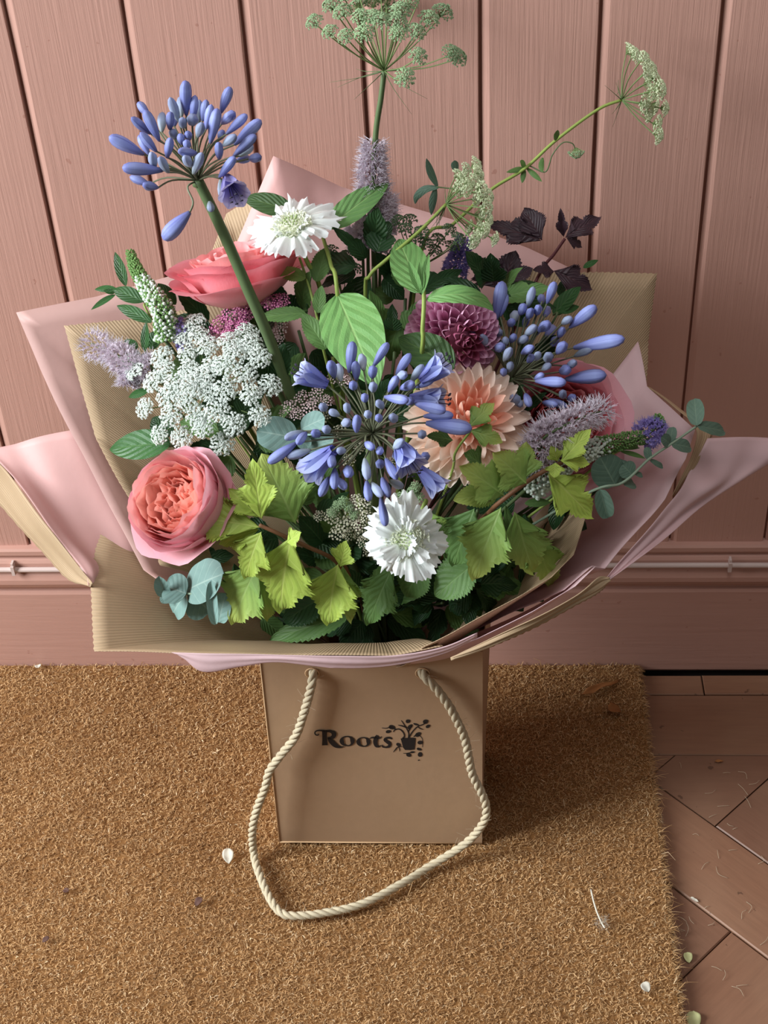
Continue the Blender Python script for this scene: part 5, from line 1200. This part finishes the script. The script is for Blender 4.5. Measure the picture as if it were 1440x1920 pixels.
# eucalyptus
def euc(label, crop, stem, leaves, mat, dy=0.0, smat='stem_grey', r=.0010):
    ro = root_pt(); t = thing('eucalyptus', label, 'foliage', ro, 'eucalyptus sprigs'); S = [KD(crop, x, y, dy + d) for x, y, d in stem]
    add_stem(t, S + to_root(S[-1], ro), r, r * 1.4, smat, n=6)
    for (x0, y0, x1, y1, hw, d0, d1, *rest) in leaves:
        kw = dict(bend=.35, fold=.10, wave=.012, nu=13, nv=18); kw.update(rest[0] if rest else {})
        b = KD(crop, x0, y0, dy + d0); q = KD(crop, x1, y1, dy + d1); add_leaf(t, mat, b, q, hw / crop[2] * msize(b), 'round', **kw)
    return t
euc('eucalyptus sprig with round grey-green leaves reaching over the right tissue', C6, [(1215, 382, .0), (1100, 462, -.004), (1000, 530, -.006), (880, 637, -.006), (720, 685, .01)],
    [(1215, 380, 1205, 258, 40, -.002, .004), (1218, 382, 1342, 408, 34, -.002, -.006), (1100, 462, 1190, 480, 34, -.004, -.008, dict(bend=.5)), (1095, 462, 1056, 430, 30, -.004, -.004), (1095, 458, 1108, 385, 24, .0, .006), (1000, 532, 990, 475, 18, -.005, .0), (1005, 535, 1064, 568, 14, -.005, -.006), (925, 600, 880, 555, 44, -.006, .0, dict(bend=.1)), (935, 595, 972, 605, 14, -.006, -.006), (880, 637, 935, 640, 36, -.004, .0), (850, 650, 780, 520, 78, .004, .012, dict(bend=.2)), (780, 665, 815, 795, 40, -.004, -.012, dict(fold=.6)), (850, 645, 870, 530, 55, .01, .02)], 'euc_dark', -.028)
euc('blue-grey eucalyptus tip lying on the kraft sheet at the lower left', C7, [(160, 555, -.014), (265, 560, -.014), (360, 562, -.008), (470, 565, .005)],
    [(170, 570, 140, 480, 34, -.018, -.024, dict(fold=.5)), (165, 560, 165, 605, 22, -.018, -.022), (262, 560, 165, 525, 74, -.016, -.018, dict(fold=.2)), (262, 562, 205, 645, 66, -.016, -.016), (262, 545, 430, 470, 100, -.008, -.008, dict(bend=.2)), (285, 565, 370, 640, 84, -.006, -.006), (392, 700, 375, 500, 26, -.03, -.016, dict(fold=.7)), (410, 690, 440, 560, 46, -.012, -.004)], 'euc', .0)
euc('large round eucalyptus leaves left of the centre agapanthus', C5, [(260, 640, .025), (350, 690, .035)],
    [(280, 640, 60, 600, 100, .018, .008, dict(bend=.25)), (300, 590, 430, 530, 66, .025, .02, dict(bend=.2)), (330, 690, 480, 640, 60, .03, .025), (300, 640, 340, 690, 40, .03, .02)], 'euc', .0)
# glossy and lance leaves on the left
GL = dict(nu=11, nv=24)
sprig('leafy_branch', 'glossy pointed dark green leaf left of the coral rose', 'foliage', [KD(C4, 500, 850, .03), KD(C4, 600, 900, .06)], [lf(C4, 'gloss', (520, 840), (188, 872), 92, 'ovate', .012, .0, bend=.3, cor=.004, **GL), lf(C4, 'forest', (520, 800), (420, 700), 70, 'ovate', .03, .03, bend=.3, **GL)], 'stem', .0013)
LL = [((275, 1500), (200, 1268), 36, 'gloss'), ((215, 1522), (62, 1522), 26, 'gloss'), ((395, 1605), (185, 1520), 56, 'gloss'), ((205, 1556), (38, 1660), 22, 'gloss'), ((450, 1745), (212, 1630), 46, 'gloss'), ((612, 1625), (488, 1480), 46, 'gloss'), ((200, 1545), (120, 1530), 20, 'gloss')]
sprig('leafy_branch', 'small sprig of pointed leaves around the left veronica spike', 'foliage', [KD(C1, 210, 1540, .0), KD(C1, 290, 1520, .004), KD(C1, 400, 1610, .008), KD(C1, 470, 1750, .012)], [lf(C1, m_, b, tp, hw, 'lance', .004, -.004, bend=.3, fold=.25, **GL) for b, tp, hw, m_ in LL], 'stem_lime', .0008)
sprig('leafy_branch', 'upright green leaf pair beside the left mint spike', 'foliage', [KD(C4, 385, 345, .01), KD(C4, 420, 450, .03)], [lf(C4, 'gloss', (378, 345), (386, 180), 24, 'lance', .006, .0, bend=.1, fold=.3, **GL), lf(C4, 'gloss', (410, 330), (440, 230), 45, 'ovate', .012, .01, bend=.2, **GL), lf(C4, 'gloss', (340, 330), (270, 280), 30, 'ovate', .012, .01, **GL), lf(C4, 'gloss', (400, 555), (290, 590), 26, 'lance', .01, .01, **GL)], 'stem', .0009)
sprig('leafy_branch', 'bright green leaf pair above the right agapanthus against kraft', 'foliage', [P(*K(C3, 800, 890), -.12), P(*K(C3, 780, 960), -.13)], [('gloss', P(*K(C3, 798, 892), -.12), P(*K(C3, 948, 742), -.115), 48 / 2.88 * .00047, 'ovate', dict(bend=.3, **GL)), ('gloss', P(*K(C3, 830, 880), -.125), P(*K(C3, 940, 848), -.12), 26 / 2.88 * .00047, 'lance', dict(bend=.3, **GL)), ('gloss', P(*K(C3, 960, 640), -.085), P(*K(C3, 1042, 598), -.08), 18 / 2.88 * .00047, 'lance', dict(bend=.3, **GL)), ('forest', P(*K(C3, 830, 790), -.10), P(*K(C3, 870, 690), -.09), 26 / 2.88 * .00047, 'ovate', dict(**GL))], 'stem', .0010)
sprig('leafy_branch', 'narrow green leaves on the stalk of the right veronica spike', 'foliage', [KD(C6, 940, 460, .0), KD(C6, 850, 500, -.002), KD(C6, 760, 555, .0), KD(C6, 700, 610, .006)], [lf(C6, 'green', (870, 495), (985, 528), 12, 'lance', -.004, -.006, fold=.3, **GL), lf(C6, 'green', (805, 530), (820, 610), 16, 'lance', -.004, -.008, fold=.3, **GL), lf(C6, 'green', (880, 485), (960, 480), 9, 'lance', -.002, -.002, **GL), lf(C6, 'green', (440, 730), (560, 725), 22, 'lance', .0, -.004, **GL), lf(C6, 'forest', (600, 700), (570, 850), 40, 'ovate', .03, .03, **GL), lf(C6, 'forest', (620, 700), (650, 800), 40, 'ovate', .03, .03, **GL)], 'stem_lime', .0010)
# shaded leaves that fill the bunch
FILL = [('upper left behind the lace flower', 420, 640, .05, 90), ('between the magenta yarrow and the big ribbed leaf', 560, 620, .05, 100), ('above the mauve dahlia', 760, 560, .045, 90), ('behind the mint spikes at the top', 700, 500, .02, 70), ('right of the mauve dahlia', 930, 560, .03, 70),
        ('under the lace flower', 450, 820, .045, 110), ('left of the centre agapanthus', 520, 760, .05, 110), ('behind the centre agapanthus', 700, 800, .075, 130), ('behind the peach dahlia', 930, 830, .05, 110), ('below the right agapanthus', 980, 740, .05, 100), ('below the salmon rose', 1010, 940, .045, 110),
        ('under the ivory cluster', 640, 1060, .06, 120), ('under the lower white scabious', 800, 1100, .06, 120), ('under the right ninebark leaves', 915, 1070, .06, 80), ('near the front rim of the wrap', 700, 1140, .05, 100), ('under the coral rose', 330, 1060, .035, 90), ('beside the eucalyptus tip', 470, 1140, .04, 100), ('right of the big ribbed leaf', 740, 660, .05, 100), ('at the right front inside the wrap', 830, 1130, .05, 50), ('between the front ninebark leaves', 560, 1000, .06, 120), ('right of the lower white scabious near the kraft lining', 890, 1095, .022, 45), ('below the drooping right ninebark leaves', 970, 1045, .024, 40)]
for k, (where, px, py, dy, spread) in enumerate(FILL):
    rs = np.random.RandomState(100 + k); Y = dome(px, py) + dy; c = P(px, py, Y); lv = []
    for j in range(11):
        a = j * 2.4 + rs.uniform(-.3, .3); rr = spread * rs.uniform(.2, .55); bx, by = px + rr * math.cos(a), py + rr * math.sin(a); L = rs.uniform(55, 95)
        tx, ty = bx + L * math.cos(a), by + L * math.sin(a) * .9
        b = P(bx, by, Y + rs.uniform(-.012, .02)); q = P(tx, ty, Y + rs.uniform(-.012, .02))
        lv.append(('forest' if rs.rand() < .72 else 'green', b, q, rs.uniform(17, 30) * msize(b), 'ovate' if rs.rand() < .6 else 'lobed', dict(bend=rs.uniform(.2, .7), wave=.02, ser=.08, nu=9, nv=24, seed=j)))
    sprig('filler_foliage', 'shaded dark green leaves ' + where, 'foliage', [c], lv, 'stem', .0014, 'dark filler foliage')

# ---------------------------------------------------------------- scraps on the mat and floor
def scrap(name, label, mat, px, py, L, W, rot, z, bend=.6, kind='ovate', cat='scrap', lift=.0):
    q = PZ(px, py, z); V, F, UV = blade(kind, L, W, bend=bend, fold=.3, wave=.03, nu=7, nv=12, seed=int(px))
    o = obj(name, make_mesh(name, V, F, M[mat], UV), None, Matrix.Translation(q) @ Matrix.Rotation(rot, 4, 'Z') @ Matrix.Rotation(lift, 4, 'X'))
    md = o.modifiers.new('thickness', 'SOLIDIFY'); md.thickness = .0003
    return tag(o, label, cat)
ZM = MZ + .003
scrap('fallen_petal', 'curled white petal lying on the mat left of the rope', 'debris_white', 427, 1590, .017, .006, math.pi + .15, ZM + .003, .7)
scrap('fallen_petal', 'yellowish petal on the mat near its right edge', 'debris_white', 1205, 1842, .010, .005, -2.6, ZM + .002)
scrap('fallen_petal', 'pale greenish petal on the parquet at the bottom right corner', 'debris_green', 1300, 1895, .020, .007, math.pi - .1, .0025, .3)
scrap('fallen_petal', 'small pale petal on the parquet just right of the mat', 'debris_green', 1288, 1785, .011, .0045, math.pi + .1, .0025, .3)
scrap('dry_leaf', 'long dry brown leaf lying on the shaded back corner of the mat', 'debris_tan', 1090, 1303, .055, .0042, -1.0, ZM + .003, .3, 'lance')
scrap('dry_leaf', 'crumpled tan leaf bit on the shaded mat below the long dry leaf', 'debris_tan', 1140, 1330, .018, .008, -1.3, ZM + .003, .9)
scrap('dry_leaf', 'small brown curled scrap on the mat left of the rope loop', 'debris_dark', 378, 1683, .010, .004, 2.5, ZM + .002, .8)
scrap('dry_leaf', 'dark scrap on the mat far left of the rope', 'debris_dark', 128, 1672, .008, .003, 1.0, ZM + .001)
scrap('dry_leaf', 'dark scrap on the mat in the lower left corner', 'debris_dark', 92, 1757, .008, .003, 2.2, ZM + .001)
scrap('paper_scrap', 'tiny white scrap on the mat against the skirting board', 'debris_white', 72, 1252, .008, .004, 0.4, ZM + .001)
scrap('wood_chip', 'sliver of pale straw on the border parquet by the wall', 'debris_tan', 1340, 1427, .010, .0016, -1.5, .002, .1, 'lance')
scrap('straw', 'short pale straw on the parquet beside the mat', 'debris_white', 1295, 1682, .009, .0014, -2.2, .002, .1, 'lance')
fl = thing('lint_thread', 'white fluffy thread lying on the mat at the right', 'lint', PZ(1120, 1700, ZM))
pts = [PZ(1108, 1668, ZM + .002), PZ(1113, 1690, ZM + .003), PZ(1120, 1712, ZM + .002), PZ(1128, 1730, ZM + .002), PZ(1134, 1740, ZM + .003)]
wobj('thread', *tube(crom(pts, 4), .0009, 5), M['debris_white'], fl)
mb = MB()
for k in range(70):
    q = pts[3] + Vector(RN.normal(0, .0035, 3)) * .8; q.z = max(q.z, ZM); d = Vector(RN.normal(0, 1, 3)); d.z *= .3
    mb.add(*tube(crom([q, q + d * .002, q + d * .003 + Vector(RN.normal(0, .0015, 3))], 2), .00008, 3, False))
tag(wobj('fluff', mb.V, mb.F, M['debris_white'], fl), None, None, None, 'stuff')

# loose mat fibres strewn over the parquet
mb = MB()
for k in range(34):
    q = PZ(RN.uniform(1235, 1440), RN.uniform(1440, 1910), .0006)
    if q.x < XR + .004: continue
    a = RN.uniform(0, 6.28); L = RN.uniform(.006, .018); d = Vector((math.cos(a), math.sin(a), 0)); e = Vector((-d.y, d.x, 0)) * RN.normal(0, .35)
    mb.add(*tube(crom([q, q + (d + e) * L * .5 + Vector((0, 0, .0012)), q + d * L], 4), .00016, 4))
tag(wobj('loose_fibres', mb.V, mb.F, M['fuzz']), 'fine loose fibres strewn over the parquet beside the mat', 'fibres', None, 'stuff')
